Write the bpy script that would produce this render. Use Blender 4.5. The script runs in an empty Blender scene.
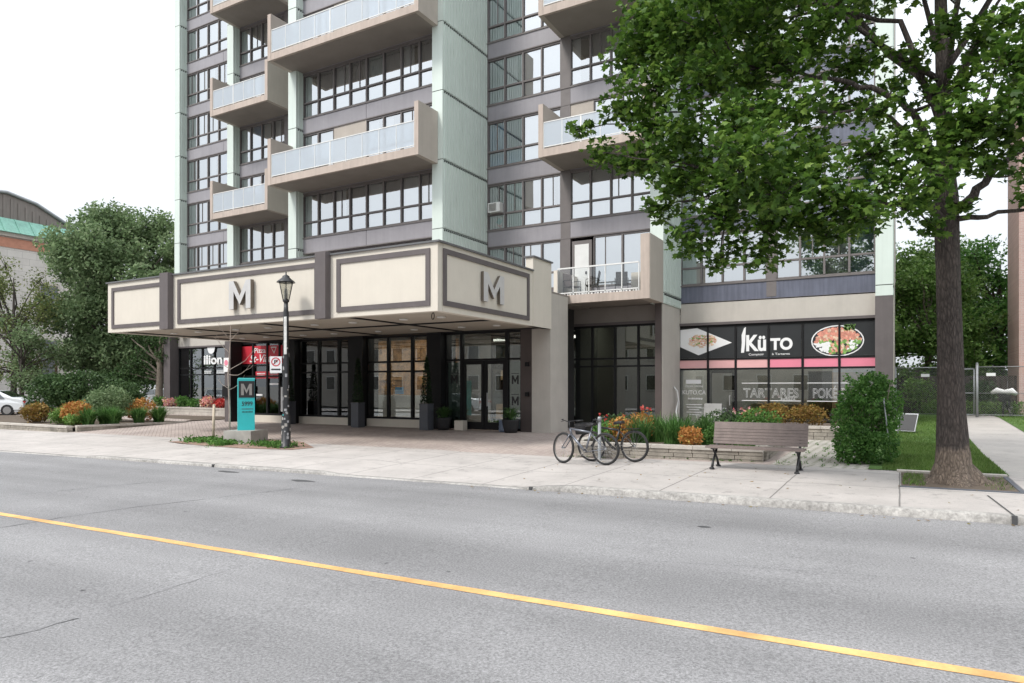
import bpy, math, random
from mathutils import Vector, Matrix, Euler
R=math.radians; PI=math.pi
rnd=random.Random(7)
# ---------------------------------------------------------------- camera, light, exposure
sc=bpy.context.scene
cd=bpy.data.cameras.new('camera'); cam=bpy.data.objects.new('camera',cd); sc.collection.objects.link(cam)
cam.location=(0,0,1.65); cam.rotation_euler=(R(90),0,R(29.6))
cd.lens=24.0; cd.sensor_width=36; cd.shift_y=44.5/1024; cd.clip_start=.05; cd.clip_end=3000
sc.camera=cam
SUN_EL,SUN_AZ=R(50),R(205)      # azimuth measured from +Y clockwise
w=bpy.data.worlds.new('World'); sc.world=w; w.use_nodes=True
nt=w.node_tree; nt.nodes.clear()
sky=nt.nodes.new('ShaderNodeTexSky'); sky.sky_type='NISHITA'; sky.sun_disc=False
sky.sun_elevation=SUN_EL; sky.sun_rotation=SUN_AZ; sky.air_density=1.0; sky.dust_density=3.0; sky.ozone_density=1.0
hs=nt.nodes.new('ShaderNodeHueSaturation'); hs.inputs['Saturation'].default_value=.22
mx=nt.nodes.new('ShaderNodeMix'); mx.data_type='RGBA'; mx.inputs[0].default_value=.75
# high cloud layer: overcast luminance, three times brighter overhead than at the horizon
tc=nt.nodes.new('ShaderNodeTexCoord'); sz_=nt.nodes.new('ShaderNodeSeparateXYZ'); nt.links.new(tc.outputs['Generated'],sz_.inputs[0])
cz=nt.nodes.new('ShaderNodeMath'); cz.operation='MULTIPLY_ADD'; cz.inputs[1].default_value=2.0; cz.inputs[2].default_value=1.0; nt.links.new(sz_.outputs[2],cz.inputs[0])
cm=nt.nodes.new('ShaderNodeMath'); cm.operation='MAXIMUM'; cm.inputs[1].default_value=.6; nt.links.new(cz.outputs[0],cm.inputs[0])
cl_=nt.nodes.new('ShaderNodeVectorMath'); cl_.operation='SCALE'; cl_.inputs[0].default_value=(5.2,5.5,5.85); nt.links.new(cm.outputs[0],cl_.inputs['Scale']); nt.links.new(cl_.outputs[0],mx.inputs[7])
bg=nt.nodes.new('ShaderNodeBackground'); bg.inputs[1].default_value=.10
wo=nt.nodes.new('ShaderNodeOutputWorld')
nt.links.new(sky.outputs[0],hs.inputs['Color']); nt.links.new(hs.outputs[0],mx.inputs[6])
nt.links.new(mx.outputs[2],bg.inputs[0]); nt.links.new(bg.outputs[0],wo.inputs[0])
sd=bpy.data.lights.new('sun','SUN'); sd.energy=1.7; sd.angle=R(13); sd.color=(1,.96,.9)
so=bpy.data.objects.new('sun',sd); sc.collection.objects.link(so)
sv=Vector((math.sin(SUN_AZ)*math.cos(SUN_EL),math.cos(SUN_AZ)*math.cos(SUN_EL),math.sin(SUN_EL)))
so.rotation_euler=(-sv).to_track_quat('-Z','Y').to_euler(); so.location=(0,0,40)
sc.view_settings.view_transform='Standard'; sc.view_settings.look='None'
sc.view_settings.exposure=.66; sc.view_settings.gamma=1.0; sc.view_settings.use_curve_mapping=False
sc.render.engine='CYCLES'; sc.cycles.max_bounces=8; sc.cycles.transparent_max_bounces=24
sc.cycles.diffuse_bounces=4; sc.cycles.glossy_bounces=4; sc.cycles.caustics_reflective=False
sc.cycles.use_denoising=True
# ---------------------------------------------------------------- materials
def _mat(name):
    m=bpy.data.materials.new(name); m.use_nodes=True; n=m.node_tree; n.nodes.clear()
    o=n.nodes.new('ShaderNodeOutputMaterial'); p=n.nodes.new('ShaderNodeBsdfPrincipled')
    n.links.new(p.outputs[0],o.inputs[0]); return m,n,p,o
def N(n,t,**k):
    x=n.nodes.new('ShaderNode'+t)
    for a,b in k.items(): setattr(x,a,b)
    return x
def noise(n,scale,detail=4,rough=.6,vec=None):
    t=N(n,'TexNoise'); t.inputs['Scale'].default_value=scale; t.inputs['Detail'].default_value=detail; t.inputs['Roughness'].default_value=rough
    if vec is not None: n.links.new(vec,t.inputs['Vector'])
    return t
def ramp(n,fac,pts):
    r=N(n,'ValToRGB'); e=r.color_ramp.elements
    while len(e)<len(pts): e.new(.5)
    for i,(p,c) in enumerate(pts):
        e[i].position=p; e[i].color=(c,c,c,1) if not hasattr(c,'__len__') else (*c,1)
    n.links.new(fac,r.inputs[0]); return r
def mul(n,a,b,fac=1.0,mode='MULTIPLY'):
    m=N(n,'Mix',data_type='RGBA',blend_type=mode); m.inputs[0].default_value=fac
    n.links.new(a,m.inputs[6]); n.links.new(b,m.inputs[7]); return m.outputs[2]
def geo(n):
    g=N(n,'NewGeometry'); return g.outputs['Position']
def bump(n,p,h,strength=.3,dist=.01):
    b=N(n,'Bump'); b.inputs['Strength'].default_value=strength; b.inputs['Distance'].default_value=dist
    n.links.new(h,b.inputs['Height']); n.links.new(b.outputs[0],p.inputs['Normal'])
def M(name,col,rough=.7,var=.12,scale=2.0,fine=30.0,bmp=.15,metal=0.0,spec=.5,streak=0.0,dirt=0.0):
    """base colour with two octaves of wear; streak = vertical rain marks"""
    m,n,p,o=_mat(name); pos=geo(n)
    base=N(n,'RGB'); base.outputs[0].default_value=(*col,1)
    a=noise(n,scale,5,.6,pos); r1=ramp(n,a.outputs[0],[(.3,1-var),(.7,1+var*.6)])
    c=mul(n,base.outputs[0],r1.outputs[0])
    b=noise(n,fine,3,.6,pos); r2=ramp(n,b.outputs[0],[(.3,1-var*.5),(.7,1+var*.3)])
    c=mul(n,c,r2.outputs[0])
    if streak:
        mp=N(n,'Mapping'); mp.inputs['Scale'].default_value=(7,7,.35); n.links.new(pos,mp.inputs[0])
        s=noise(n,1.0,4,.7,mp.outputs[0]); r3=ramp(n,s.outputs[0],[(.35,1-streak),(.62,1.0)])
        c=mul(n,c,r3.outputs[0])
    if dirt:
        s=noise(n,.7,6,.7,pos); r3=ramp(n,s.outputs[0],[(.38,1-dirt),(.55,1.0)])
        c=mul(n,c,r3.outputs[0])
    n.links.new(c,p.inputs['Base Color']); p.inputs['Roughness'].default_value=rough; p.inputs['Metallic'].default_value=metal
    p.inputs['Specular IOR Level'].default_value=spec
    if bmp: bump(n,p,b.outputs[0],bmp,.01)
    return m
def leafmat(name,c1,c2,c3=None,trans=.3,rough=.55):
    m,n,p,o=_mat(name); g=N(n,'NewGeometry')
    pts=[(0.0,c1),(1.0,c2)] if c3 is None else [(0,c1),(.75,c2),(1,c3)]
    r=ramp(n,g.outputs['Random Per Island'],pts)
    a=noise(n,.9,3,.6,g.outputs['Position']); r1=ramp(n,a.outputs[0],[(.3,.7),(.7,1.2)])
    c=mul(n,r.outputs[0],r1.outputs[0])
    n.links.new(c,p.inputs['Base Color']); p.inputs['Roughness'].default_value=rough; p.inputs['Specular IOR Level'].default_value=.25
    t=N(n,'BsdfTranslucent'); n.links.new(c,t.inputs[0]); s=N(n,'MixShader'); s.inputs[0].default_value=trans
    n.links.new(p.outputs[0],s.inputs[1]); n.links.new(t.outputs[0],s.inputs[2]); n.links.new(s.outputs[0],o.inputs[0])
    return m
def glassmat(name,tint,refl,rough=.0,wob=.0):
    m,n,p,o=_mat(name); n.nodes.remove(p)
    t=N(n,'BsdfTransparent'); t.inputs[0].default_value=(*tint,1)
    g=N(n,'BsdfGlossy'); g.inputs['Roughness'].default_value=rough; g.inputs[0].default_value=(.95,.98,1,1)
    f=N(n,'Fresnel'); f.inputs[0].default_value=1.5
    mt=N(n,'Math',operation='ADD'); mt.inputs[1].default_value=refl; mt.use_clamp=True; n.links.new(f.outputs[0],mt.inputs[0])
    s=N(n,'MixShader'); n.links.new(mt.outputs[0],s.inputs[0]); n.links.new(t.outputs[0],s.inputs[1]); n.links.new(g.outputs[0],s.inputs[2])
    n.links.new(s.outputs[0],o.inputs[0])
    if wob:
        a=noise(n,.8,1,.4,geo(n)); b=N(n,'Bump'); b.inputs['Strength'].default_value=wob; b.inputs['Distance'].default_value=.02
        n.links.new(a.outputs[0],b.inputs['Height']); n.links.new(b.outputs[0],g.inputs['Normal'])
    return m
def emis(name,col,st):
    m,n,p,o=_mat(name); p.inputs['Base Color'].default_value=(*col,1); p.inputs['Emission Color'].default_value=(*col,1); p.inputs['Emission Strength'].default_value=st; return m
def asphalt():
    m,n,p,o=_mat('asphalt'); pos=geo(n)
    base=N(n,'RGB'); base.outputs[0].default_value=(.243,.238,.240,1)
    f=noise(n,48,3,.8,pos); c=mul(n,base.outputs[0],ramp(n,f.outputs[0],[(.30,.5),(.5,1.0),(.70,1.5)]).outputs[0])
    f2=noise(n,260,1,.5,pos); c=mul(n,c,ramp(n,f2.outputs[0],[(.3,.72),(.7,1.25)]).outputs[0])
    a=noise(n,.35,5,.6,pos); c=mul(n,c,ramp(n,a.outputs[0],[(.3,.86),(.7,1.1)]).outputs[0])
    mp=N(n,'Mapping'); mp.inputs['Scale'].default_value=(.06,.9,1); n.links.new(pos,mp.inputs[0])
    s=noise(n,1,3,.5,mp.outputs[0]); c=mul(n,c,ramp(n,s.outputs[0],[(.32,.80),(.65,1.08)]).outputs[0])
    # small tar spots
    v=N(n,'TexVoronoi'); v.inputs['Scale'].default_value=1.1; n.links.new(pos,v.inputs[0])
    c=mul(n,c,ramp(n,v.outputs['Distance'],[(.022,.35),(.035,1)]).outputs[0])
    n.links.new(c,p.inputs['Base Color']); p.inputs['Roughness'].default_value=.85
    bump(n,p,f.outputs[0],.5,.006); return m
def concrete(name,col,joint_u=0,joint_v=0,v0=0):
    m,n,p,o=_mat(name); pos=geo(n)
    base=N(n,'RGB'); base.outputs[0].default_value=(*col,1)
    a=noise(n,.8,6,.65,pos); c=mul(n,base.outputs[0],ramp(n,a.outputs[0],[(.3,.82),(.7,1.08)]).outputs[0])
    f=noise(n,60,3,.7,pos); c=mul(n,c,ramp(n,f.outputs[0],[(.3,.86),(.7,1.1)]).outputs[0])
    st=noise(n,3.5,5,.75,pos); c=mul(n,c,ramp(n,st.outputs[0],[(.32,.72),(.44,1)]).outputs[0])
    if joint_u:
        sx=N(n,'SeparateXYZ'); n.links.new(pos,sx.inputs[0])
        wn=noise(n,1.2,2,.5,pos)
        for ax,per,off in ((0,joint_u,0),(1,joint_v,v0)):
            if not per: continue
            ad=N(n,'Math',operation='MULTIPLY_ADD'); ad.inputs[1].default_value=.03; n.links.new(wn.outputs[0],ad.inputs[0]); n.links.new(sx.outputs[ax],ad.inputs[2])
            o1=N(n,'Math',operation='ADD'); o1.inputs[1].default_value=100*per-off; n.links.new(ad.outputs[0],o1.inputs[0])
            md=N(n,'Math',operation='MODULO'); md.inputs[1].default_value=per; n.links.new(o1.outputs[0],md.inputs[0])
            r=ramp(n,md.outputs[0],[(0,.38),(.018,.45),(.03,1)]); c=mul(n,c,r.outputs[0])
    n.links.new(c,p.inputs['Base Color']); p.inputs['Roughness'].default_value=.9
    bump(n,p,f.outputs[0],.25,.005); return m
def brickmat(name,c1,c2,cm,sx,sy,mort=.02,rot=0,axes='xy',off=.5,var=.2,rough=.85,bias=0):
    m,n,p,o=_mat(name); pos=geo(n); s=N(n,'SeparateXYZ'); n.links.new(pos,s.inputs[0]); cb=N(n,'CombineXYZ')
    ids={'x':0,'y':1,'z':2}; n.links.new(s.outputs[ids[axes[0]]],cb.inputs[0]); n.links.new(s.outputs[ids[axes[1]]],cb.inputs[1])
    mp=N(n,'Mapping'); mp.inputs['Rotation'].default_value=(0,0,rot); n.links.new(cb.outputs[0],mp.inputs[0])
    b=N(n,'TexBrick'); b.offset=off; b.inputs['Color1'].default_value=(*c1,1); b.inputs['Color2'].default_value=(*c2,1); b.inputs['Mortar'].default_value=(*cm,1)
    b.inputs['Scale'].default_value=1; b.inputs['Mortar Size'].default_value=mort; b.inputs['Brick Width'].default_value=sx; b.inputs['Row Height'].default_value=sy; b.inputs['Bias'].default_value=bias
    n.links.new(mp.outputs[0],b.inputs[0])
    a=noise(n,.6,5,.65,pos); c=mul(n,b.outputs[0],ramp(n,a.outputs[0],[(.3,1-var),(.7,1+var*.6)]).outputs[0])
    f=noise(n,40,3,.6,pos); c=mul(n,c,ramp(n,f.outputs[0],[(.3,.88),(.7,1.08)]).outputs[0])
    n.links.new(c,p.inputs['Base Color']); p.inputs['Roughness'].default_value=rough
    bump(n,p,b.outputs['Fac'],-.3,.01); return m
MT=dict(
 asphalt=asphalt(),
 walk=concrete('sidewalk_concrete',(.47,.435,.41),1.72,1.95,10.95),
 kerb=M('kerb_concrete',(.43,.41,.385),.9,.38,14,40,.9,dirt=.3),
 path=concrete('path_concrete',(.46,.43,.40)),
 paver=brickmat('plaza_pavers',(.40,.33,.30),(.46,.39,.35),(.22,.18,.16),.26,.13,.008,.6,'xy',.5,.22),
 paver2=brickmat('old_pavers',(.47,.43,.39),(.52,.48,.44),(.16,.17,.10),.24,.24,.02,.5,'xy',.5,.2),
 ground=M('ground_mix',(.30,.29,.27),.95,.2,.3),
 yellow=M('yellow_paint',(.80,.46,.18),.85,.22,2.5,45,.3,dirt=.28),
 soil=M('soil',(.13,.10,.075),1,.4,6,40,.8),
 mulch=M('mulch',(.33,.22,.17),1,.45,9,60,.9),
 tar=M('tar',(.07,.07,.072),.8,.2,6,40,.2),
 cream=M('cream_stucco',(.66,.61,.53),.9,.04,1.5,140,.35,streak=.025),
 beige=M('beige_stucco',(.50,.465,.42),.9,.07,1.5,120,.35,streak=.04),
 trim=M('brown_trim',(.125,.108,.108),.7,.12,2,60,.2,streak=.08),
 flash=M('dark_flashing',(.12,.12,.125),.5,.1,3),
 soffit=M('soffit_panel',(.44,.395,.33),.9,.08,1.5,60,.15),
 black=M('black_metal',(.010,.010,.011),.6,.15,3,40,.05,spec=.25),
 dark=M('dark_stucco',(.035,.033,.033),.7,.15,2,40,.1),
 brownp=M('brown_pier',(.085,.066,.062),.7,.12,2,50,.15,streak=.08),
 mint=M('mint_panel',(.62,.695,.645),.55,.04,1.2,40,.05,streak=.05),
 mintj=M('mint_joint',(.03,.035,.03),.8),
 spandrel=M('spandrel_metal',(.30,.285,.305),.4,.09,1.2,40,.04,metal=.0,streak=.08),
 spand2=M('spandrel_blue',(.14,.15,.20),.45,.15,1.5,40,.04,streak=.3),
 frame=M('window_frame',(.16,.142,.138),.55,.1,3,40,.05),
 balc=M('balcony_concrete',(.46,.41,.36),.9,.08,1.2,60,.25,streak=.05),
 balce=M('balcony_edge',(.50,.42,.365),.9,.1,1.4,60,.2,streak=.14),
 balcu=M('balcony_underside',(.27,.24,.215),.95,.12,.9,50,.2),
 white=M('white_metal',(.72,.72,.70),.4,.06,3,30,.03),
 alu=M('aluminium',(.50,.50,.50),.35,.06,3,30,.02,metal=.7),
 letter=M('sign_letter',(.58,.57,.56),.35,.08,3,30,.02,metal=.15),
 lettersd=M('sign_letter_side',(.17,.145,.12),.4,.08,3,30,.02,metal=.4),
 inner=M('interior_wall',(.36,.35,.33),.9,.2,.5),
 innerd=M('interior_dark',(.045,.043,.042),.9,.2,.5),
 cw=M('curtain_white',(.86,.86,.85),.9,.06,1.5,20,.05),
 cg=M('curtain_grey',(.36,.36,.37),.9,.12,1.5,20,.05),
 cb=M('curtain_blue',(.10,.36,.68),.9,.12,1.5,20,.05),
 cn=M('curtain_navy',(.08,.10,.20),.9,.12,1.5,20,.05),
 ct=M('curtain_teal',(.40,.55,.55),.9,.12,1.5,20,.05),
 glass=glassmat('window_glass',(.92,.96,.97),.50,.0,.07),
 glassd=glassmat('shop_glass',(.82,.85,.83),.11,.0,.04),
 stone=M('lobby_stone',(.62,.34,.15),.8,.55,4.5,14,.8),
 counter=M('white_counter',(.75,.75,.74),.4,.04),
 wood=M('wood_slats',(.40,.28,.17),.6,.25,4,30,.1),
 bench=M('bench_wood',(.21,.165,.15),.65,.2,5,50,.15,streak=.05),
 iron=M('black_iron',(.018,.018,.02),.4,.15,3),
 teal=M('teal_panel',(.03,.50,.52),.4,.06,2),
 teall=M('teal_light',(.10,.62,.62),.4,.06,2),
 blackp=M('black_panel',(.02,.02,.022),.5,.1,2),
 chrome=M('brushed_metal',(.32,.30,.28),.4,.1,5,40,.05,metal=.6),
 block=M('concrete_block',(.42,.40,.37),.9,.15,3,40,.4,dirt=.2),
 stonew=M('stone_wall',(.38,.345,.295),.9,.28,2.5,30,.6,dirt=.35),
 stonecap=M('stone_cap',(.52,.48,.43),.9,.14,2.5,30,.4,dirt=.15),
 planter=M('slate_planter',(.075,.080,.095),.5,.1,2,40,.1),
 pot=M('dark_pot',(.02,.02,.022),.6,.1,2),
 red=M('sign_red',(.55,.03,.05),.5,.06,2),
 pink=M('pink_band',(.76,.42,.42),.5,.05,2),
 pinkr=M('pink_band_strong',(.78,.24,.33),.5,.05,2),
 signb=M('sign_black',(.028,.030,.032),.35,.15,1.2),
 wt=M('white_lettering',(.82,.82,.82),.5,.03,3),
 food1=M('food_pink',(.72,.30,.22),.6,.4,9,30,.3),
 food2=M('food_pale',(.78,.58,.42),.6,.3,9,30,.3),
 food3=M('food_green',(.22,.42,.10),.6,.4,9,30,.3),
 bark=M('dark_bark',(.095,.078,.068),.95,.45,5,26,1.0,streak=.4),
 barkl=M('maple_bark_base',(.30,.225,.165),.95,.45,6,26,1.0,streak=.4),
 barkg=M('pale_bark',(.24,.20,.16),.95,.3,5,26,.6),
 twig=M('bare_twig',(.36,.30,.26),.9,.2,5),
 stake=M('pale_stake',(.58,.49,.38),.8,.2,5),
 tyre=M('tyre_rubber',(.022,.022,.023),.8,.1,4),
 rim=M('rim_silver',(.55,.55,.56),.3,.05,4,30,.0,metal=.8),
 bsil=M('bicycle_grey',(.20,.21,.24),.35,.1,4,30,.0,metal=.5),
 bblk=M('bicycle_black',(.02,.02,.022),.35,.1,4),
 bwhite=M('bicycle_white',(.7,.7,.7),.4,.05,4),
 galv=M('galvanised',(.34,.35,.36),.5,.1,4,30,.05,metal=.6),
 carw=M('car_white',(.78,.80,.82),.25,.02,2,20,.0),
 carb=M('car_blue',(.12,.24,.42),.25,.02,2,20,.0),
 carg=glassmat('car_glass',(.10,.12,.13),.1),
 tail=M('tail_lamp',(.5,.02,.02),.3,.05,3),
 head=M('head_lamp',(.7,.7,.72),.2,.05,3),
 brick=brickmat('pink_brick',(.56,.35,.315),(.63,.42,.38),(.60,.52,.49),.22,.075,.01,0,'xz',.5,.12),
 brickor=brickmat('orange_brick',(.46,.24,.14),(.54,.32,.20),(.42,.36,.30),.22,.075,.01,0,'xz',.5,.2),
 limest=brickmat('pale_stone',(.60,.57,.53),(.64,.61,.57),(.42,.40,.37),1.2,.6,.015,0,'yz',.5,.12),
 copper=M('green_copper',(.26,.52,.42),.6,.15,1.5,20,.1,streak=.2),
 redband=M('terracotta_band',(.52,.25,.17),.8,.15,2,20,.1),
 ribbed=M('ribbed_brown_metal',(.24,.21,.19),.6,.1,1,20,.05,streak=.2),
 ribor=M('ribbed_orange_wall',(.42,.24,.17),.7,.15,1,20,.05),
 lampg=glassmat('lantern_glass',(.80,.80,.76),.08),
 wlamp=emis('wall_lamp',(1,.50,.18),2.2),
 cglow=emis('ceiling_glow',(1,.95,.86),5.0),  # lobby lamps, plus glow added in the side bay and right shop
 maple=leafmat('maple_leaves',(.034,.080,.014),(.105,.20,.03),(.22,.33,.065),.40,.45),
 willow=leafmat('olive_leaves',(.12,.185,.085),(.22,.31,.15),(.33,.41,.23),.42,.6),
 darkl=leafmat('dark_leaves',(.035,.07,.025),(.08,.145,.05),(.13,.20,.08),.3),
 locust=leafmat('locust_leaves',(.11,.15,.045),(.20,.24,.08),(.27,.28,.12),.3),
 bright=leafmat('bright_leaves',(.08,.17,.035),(.18,.30,.07),(.28,.40,.14),.35),
 hedge=leafmat('hedge_leaves',(.05,.14,.028),(.12,.26,.055),(.20,.37,.10),.38),
 blade=leafmat('lily_blades',(.05,.13,.03),(.11,.23,.06),(.17,.30,.09),.3),
 grass=leafmat('grass_blades',(.08,.15,.03),(.16,.26,.06),(.27,.34,.13),.3),
 orange=leafmat('orange_leaves',(.45,.17,.05),(.62,.33,.10),(.40,.40,.10),.3),
 russet=leafmat('russet_leaves',(.20,.10,.03),(.30,.20,.05),(.22,.20,.05),.25),
 flred=leafmat('red_petals',(.55,.04,.05),(.70,.10,.08),(.75,.25,.2),.25),
 flmix=leafmat('mixed_petals',(.60,.08,.12),(.78,.60,.55),(.80,.55,.15),.25),
 conif=leafmat('conifer_needles',(.008,.020,.008),(.022,.045,.016),(.03,.06,.02),.1),
 spiky=leafmat('spiky_leaves',(.04,.10,.03),(.10,.20,.06),(.18,.28,.10),.25),
 lawn=M('lawn_turf',(.075,.15,.028),.95,.3,4,50,.6),
)
def frosted():
    m,n,p,o=_mat('balcony_glass'); n.nodes.remove(p)
    t=N(n,'BsdfTransparent'); t.inputs[0].default_value=(.86,.92,.97,1); d=N(n,'BsdfTranslucent'); d.inputs[0].default_value=(.82,.88,.94,1); d2=N(n,'BsdfDiffuse'); d2.inputs[0].default_value=(.82,.88,.94,1)
    a=N(n,'MixShader'); a.inputs[0].default_value=.5; n.links.new(d.outputs[0],a.inputs[1]); n.links.new(d2.outputs[0],a.inputs[2])
    b=N(n,'MixShader'); b.inputs[0].default_value=.62; n.links.new(t.outputs[0],b.inputs[1]); n.links.new(a.outputs[0],b.inputs[2])
    g=N(n,'BsdfGlossy'); g.inputs['Roughness'].default_value=.03; c=N(n,'MixShader'); c.inputs[0].default_value=.12; n.links.new(b.outputs[0],c.inputs[1]); n.links.new(g.outputs[0],c.inputs[2]); n.links.new(c.outputs[0],o.inputs[0]); return m
MT['glassb']=frosted()
def barkmat():
    # rough furrowed bark; pale worn bark round the foot with an uneven upper edge
    m,n,p,o=_mat('maple_bark'); pos=geo(n); mp=N(n,'Mapping'); mp.inputs['Scale'].default_value=(22,22,5.5); n.links.new(pos,mp.inputs[0])
    a=noise(n,1,5,.75,mp.outputs[0]); v=N(n,'TexVoronoi',feature='DISTANCE_TO_EDGE'); v.inputs['Scale'].default_value=1.1; n.links.new(mp.outputs[0],v.inputs[0])
    f=ramp(n,a.outputs[0],[(.3,.45),(.5,1),(.7,1.6)]); e=ramp(n,v.outputs['Distance'],[(0,.45),(.25,1)])
    sx=N(n,'SeparateXYZ'); n.links.new(pos,sx.inputs[0]); nn=noise(n,3.5,4,.7,pos); ad=N(n,'Math',operation='MULTIPLY_ADD'); ad.inputs[1].default_value=-.9; n.links.new(nn.outputs[0],ad.inputs[0]); n.links.new(sx.outputs[2],ad.inputs[2])
    k=ramp(n,ad.outputs[0],[(0,0),(.02,0),(.2,1)]); mx_=N(n,'Mix',data_type='RGBA'); mx_.inputs[6].default_value=(.30,.235,.185,1); mx_.inputs[7].default_value=(.105,.085,.075,1); n.links.new(k.outputs[0],mx_.inputs[0])
    c=mul(n,mx_.outputs[2],f.outputs[0]); c=mul(n,c,e.outputs[0]); n.links.new(c,p.inputs['Base Color']); p.inputs['Roughness'].default_value=.95
    h=mul(n,f.outputs[0],e.outputs[0]); bump(n,p,h,1.0,.03); return m
MT['mbark']=barkmat()
# ---------------------------------------------------------------- builders
ORG={}
class MB:
    def __init__(s): s.v=[]; s.f=[]; s.mi=[]; s.m=0; s.sm=[]
    def face(s,*ids,smooth=False): s.f.append(ids); s.mi.append(s.m); s.sm.append(smooth)
    def poly(s,pts,smooth=False):
        i=len(s.v); s.v+= [tuple(p) for p in pts]; s.face(*range(i,i+len(pts)),smooth=smooth)
    def box(s,x0,x1,y0,y1,z0,z1,mat=None):
        if x0>x1:x0,x1=x1,x0
        if y0>y1:y0,y1=y1,y0
        if z0>z1:z0,z1=z1,z0
        i=len(s.v); s.v+=[(x0,y0,z0),(x1,y0,z0),(x1,y1,z0),(x0,y1,z0),(x0,y0,z1),(x1,y0,z1),(x1,y1,z1),(x0,y1,z1)]
        for q in ((0,3,2,1),(4,5,6,7),(0,1,5,4),(1,2,6,5),(2,3,7,6),(3,0,4,7)): s.face(*[i+k for k in q])
        return s
    def obox(s,c,sx,sy,sz,rz=0,rx=0,ry=0):
        mt=Euler((rx,ry,rz)).to_matrix(); c=Vector(c); i=len(s.v)
        for z in (-1,1):
            for x,y in ((-1,-1),(1,-1),(1,1),(-1,1)): s.v.append(tuple(c+mt@Vector((x*sx/2,y*sy/2,z*sz/2))))
        for q in ((0,3,2,1),(4,5,6,7),(0,1,5,4),(1,2,6,5),(2,3,7,6),(3,0,4,7)): s.face(*[i+k for k in q])
        return s
    def prism(s,pts,d):
        """pts: 3D polygon, extruded by vector d"""
        d=Vector(d); n=len(pts); i=len(s.v); s.v+=[tuple(p) for p in pts]+[tuple(Vector(p)+d) for p in pts]
        s.face(*range(i,i+n)); s.face(*range(i+2*n-1,i+n-1,-1))
        for k in range(n): s.face(i+k,i+(k+1)%n,i+n+(k+1)%n,i+n+k)
        return s
    def tube(s,pts,rad,n=8,cap=True,smooth=True):
        pts=[Vector(p) for p in pts]
        if not hasattr(rad,'__len__'): rad=[rad]*len(pts)
        i0=len(s.v); up=None
        for k,p in enumerate(pts):
            t=(pts[min(k+1,len(pts)-1)]-pts[max(k-1,0)])
            if t.length<1e-9: t=Vector((0,0,1))
            t.normalize()
            if up is None: up=t.orthogonal().normalized()
            else:
                up=(up-t*up.dot(t))
                up=up.normalized() if up.length>1e-6 else t.orthogonal().normalized()
            b=t.cross(up)
            for j in range(n):
                a=2*PI*j/n; s.v.append(tuple(p+(up*math.cos(a)+b*math.sin(a))*rad[k]))
        for k in range(len(pts)-1):
            for j in range(n):
                a=i0+k*n+j; b2=i0+k*n+(j+1)%n; s.face(a,b2,b2+n,a+n,smooth=smooth)
        if cap: s.face(*range(i0+n-1,i0-1,-1)); s.face(*range(i0+(len(pts)-1)*n,i0+len(pts)*n))
        return s
    def lathe(s,c,prof,n=16,smooth=True):
        c=Vector(c); i0=len(s.v)
        for r,z in prof:
            for j in range(n): a=2*PI*j/n; s.v.append((c.x+r*math.cos(a),c.y+r*math.sin(a),c.z+z))
        for k in range(len(prof)-1):
            for j in range(n):
                a=i0+k*n+j; b=i0+k*n+(j+1)%n; s.face(a,b,b+n,a+n,smooth=smooth)
        s.face(*range(i0+n-1,i0-1,-1)); s.face(*range(i0+(len(prof)-1)*n,i0+len(prof)*n))
        return s
    def torus(s,c,rmaj,rmin,ax=(0,1,0),n=36,k=8):
        c=Vector(c); ax=Vector(ax).normalized(); u=ax.orthogonal().normalized(); w=ax.cross(u); i0=len(s.v)
        for a in range(n):
            t=2*PI*a/n; d=u*math.cos(t)+w*math.sin(t)
            for b in range(k):
                p=2*PI*b/k; s.v.append(tuple(c+d*(rmaj+rmin*math.cos(p))+ax*rmin*math.sin(p)))
        for a in range(n):
            for b in range(k):
                s.face(i0+a*k+b,i0+a*k+(b+1)%k,i0+((a+1)%n)*k+(b+1)%k,i0+((a+1)%n)*k+b,smooth=True)
        return s
    def build(s,name,mats,parent=None,base=None,smooth=False):
        me=bpy.data.meshes.new(name)
        if parent is not None: org=ORG[parent.name]
        else: org=Vector(base) if base is not None else Vector((0,0,0))
        me.from_pydata([(x-org.x,y-org.y,z-org.z) for x,y,z in s.v],[],s.f)
        if not isinstance(mats,(list,tuple)): mats=[mats]
        for m in mats: me.materials.append(MT[m] if isinstance(m,str) else m)
        me.polygons.foreach_set('material_index',s.mi); me.polygons.foreach_set('use_smooth',s.sm if not smooth else [True]*len(s.f))
        me.update()
        o=bpy.data.objects.new(name,me); sc.collection.objects.link(o)
        if parent is not None: o.parent=parent
        else: o.location=org
        ORG[o.name]=org; return o
def tag(o,label,cat,group=None,kind=None):
    if kind: o['kind']=kind
    if label: o['label']=label
    if cat: o['category']=cat
    if group: o['group']=group
    return o
def thing(name,loc,label,cat,group=None,rz=0,local=False):
    o=bpy.data.objects.new(name,None); sc.collection.objects.link(o); o.location=loc; o.rotation_euler=(0,0,rz); o.empty_display_size=.2
    ORG[o.name]=Vector((0,0,0)) if local else Vector(loc)
    return tag(o,label,cat,group)
def struct(name,mb,mat): o=mb.build(name,mat); o['kind']='structure'; return o
def children(o): return [c for c in sc.collection.objects if c.parent==o]
def dup(o,loc=None,rz=None,parent=None):
    c=o.copy(); sc.collection.objects.link(c)
    if parent is not None: c.parent=parent
    if loc is not None: c.location=loc
    if rz is not None: c.rotation_euler=(0,0,rz)
    ORG[c.name]=ORG[o.name]
    for ch in children(o): dup(ch,parent=c)
    return c
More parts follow.
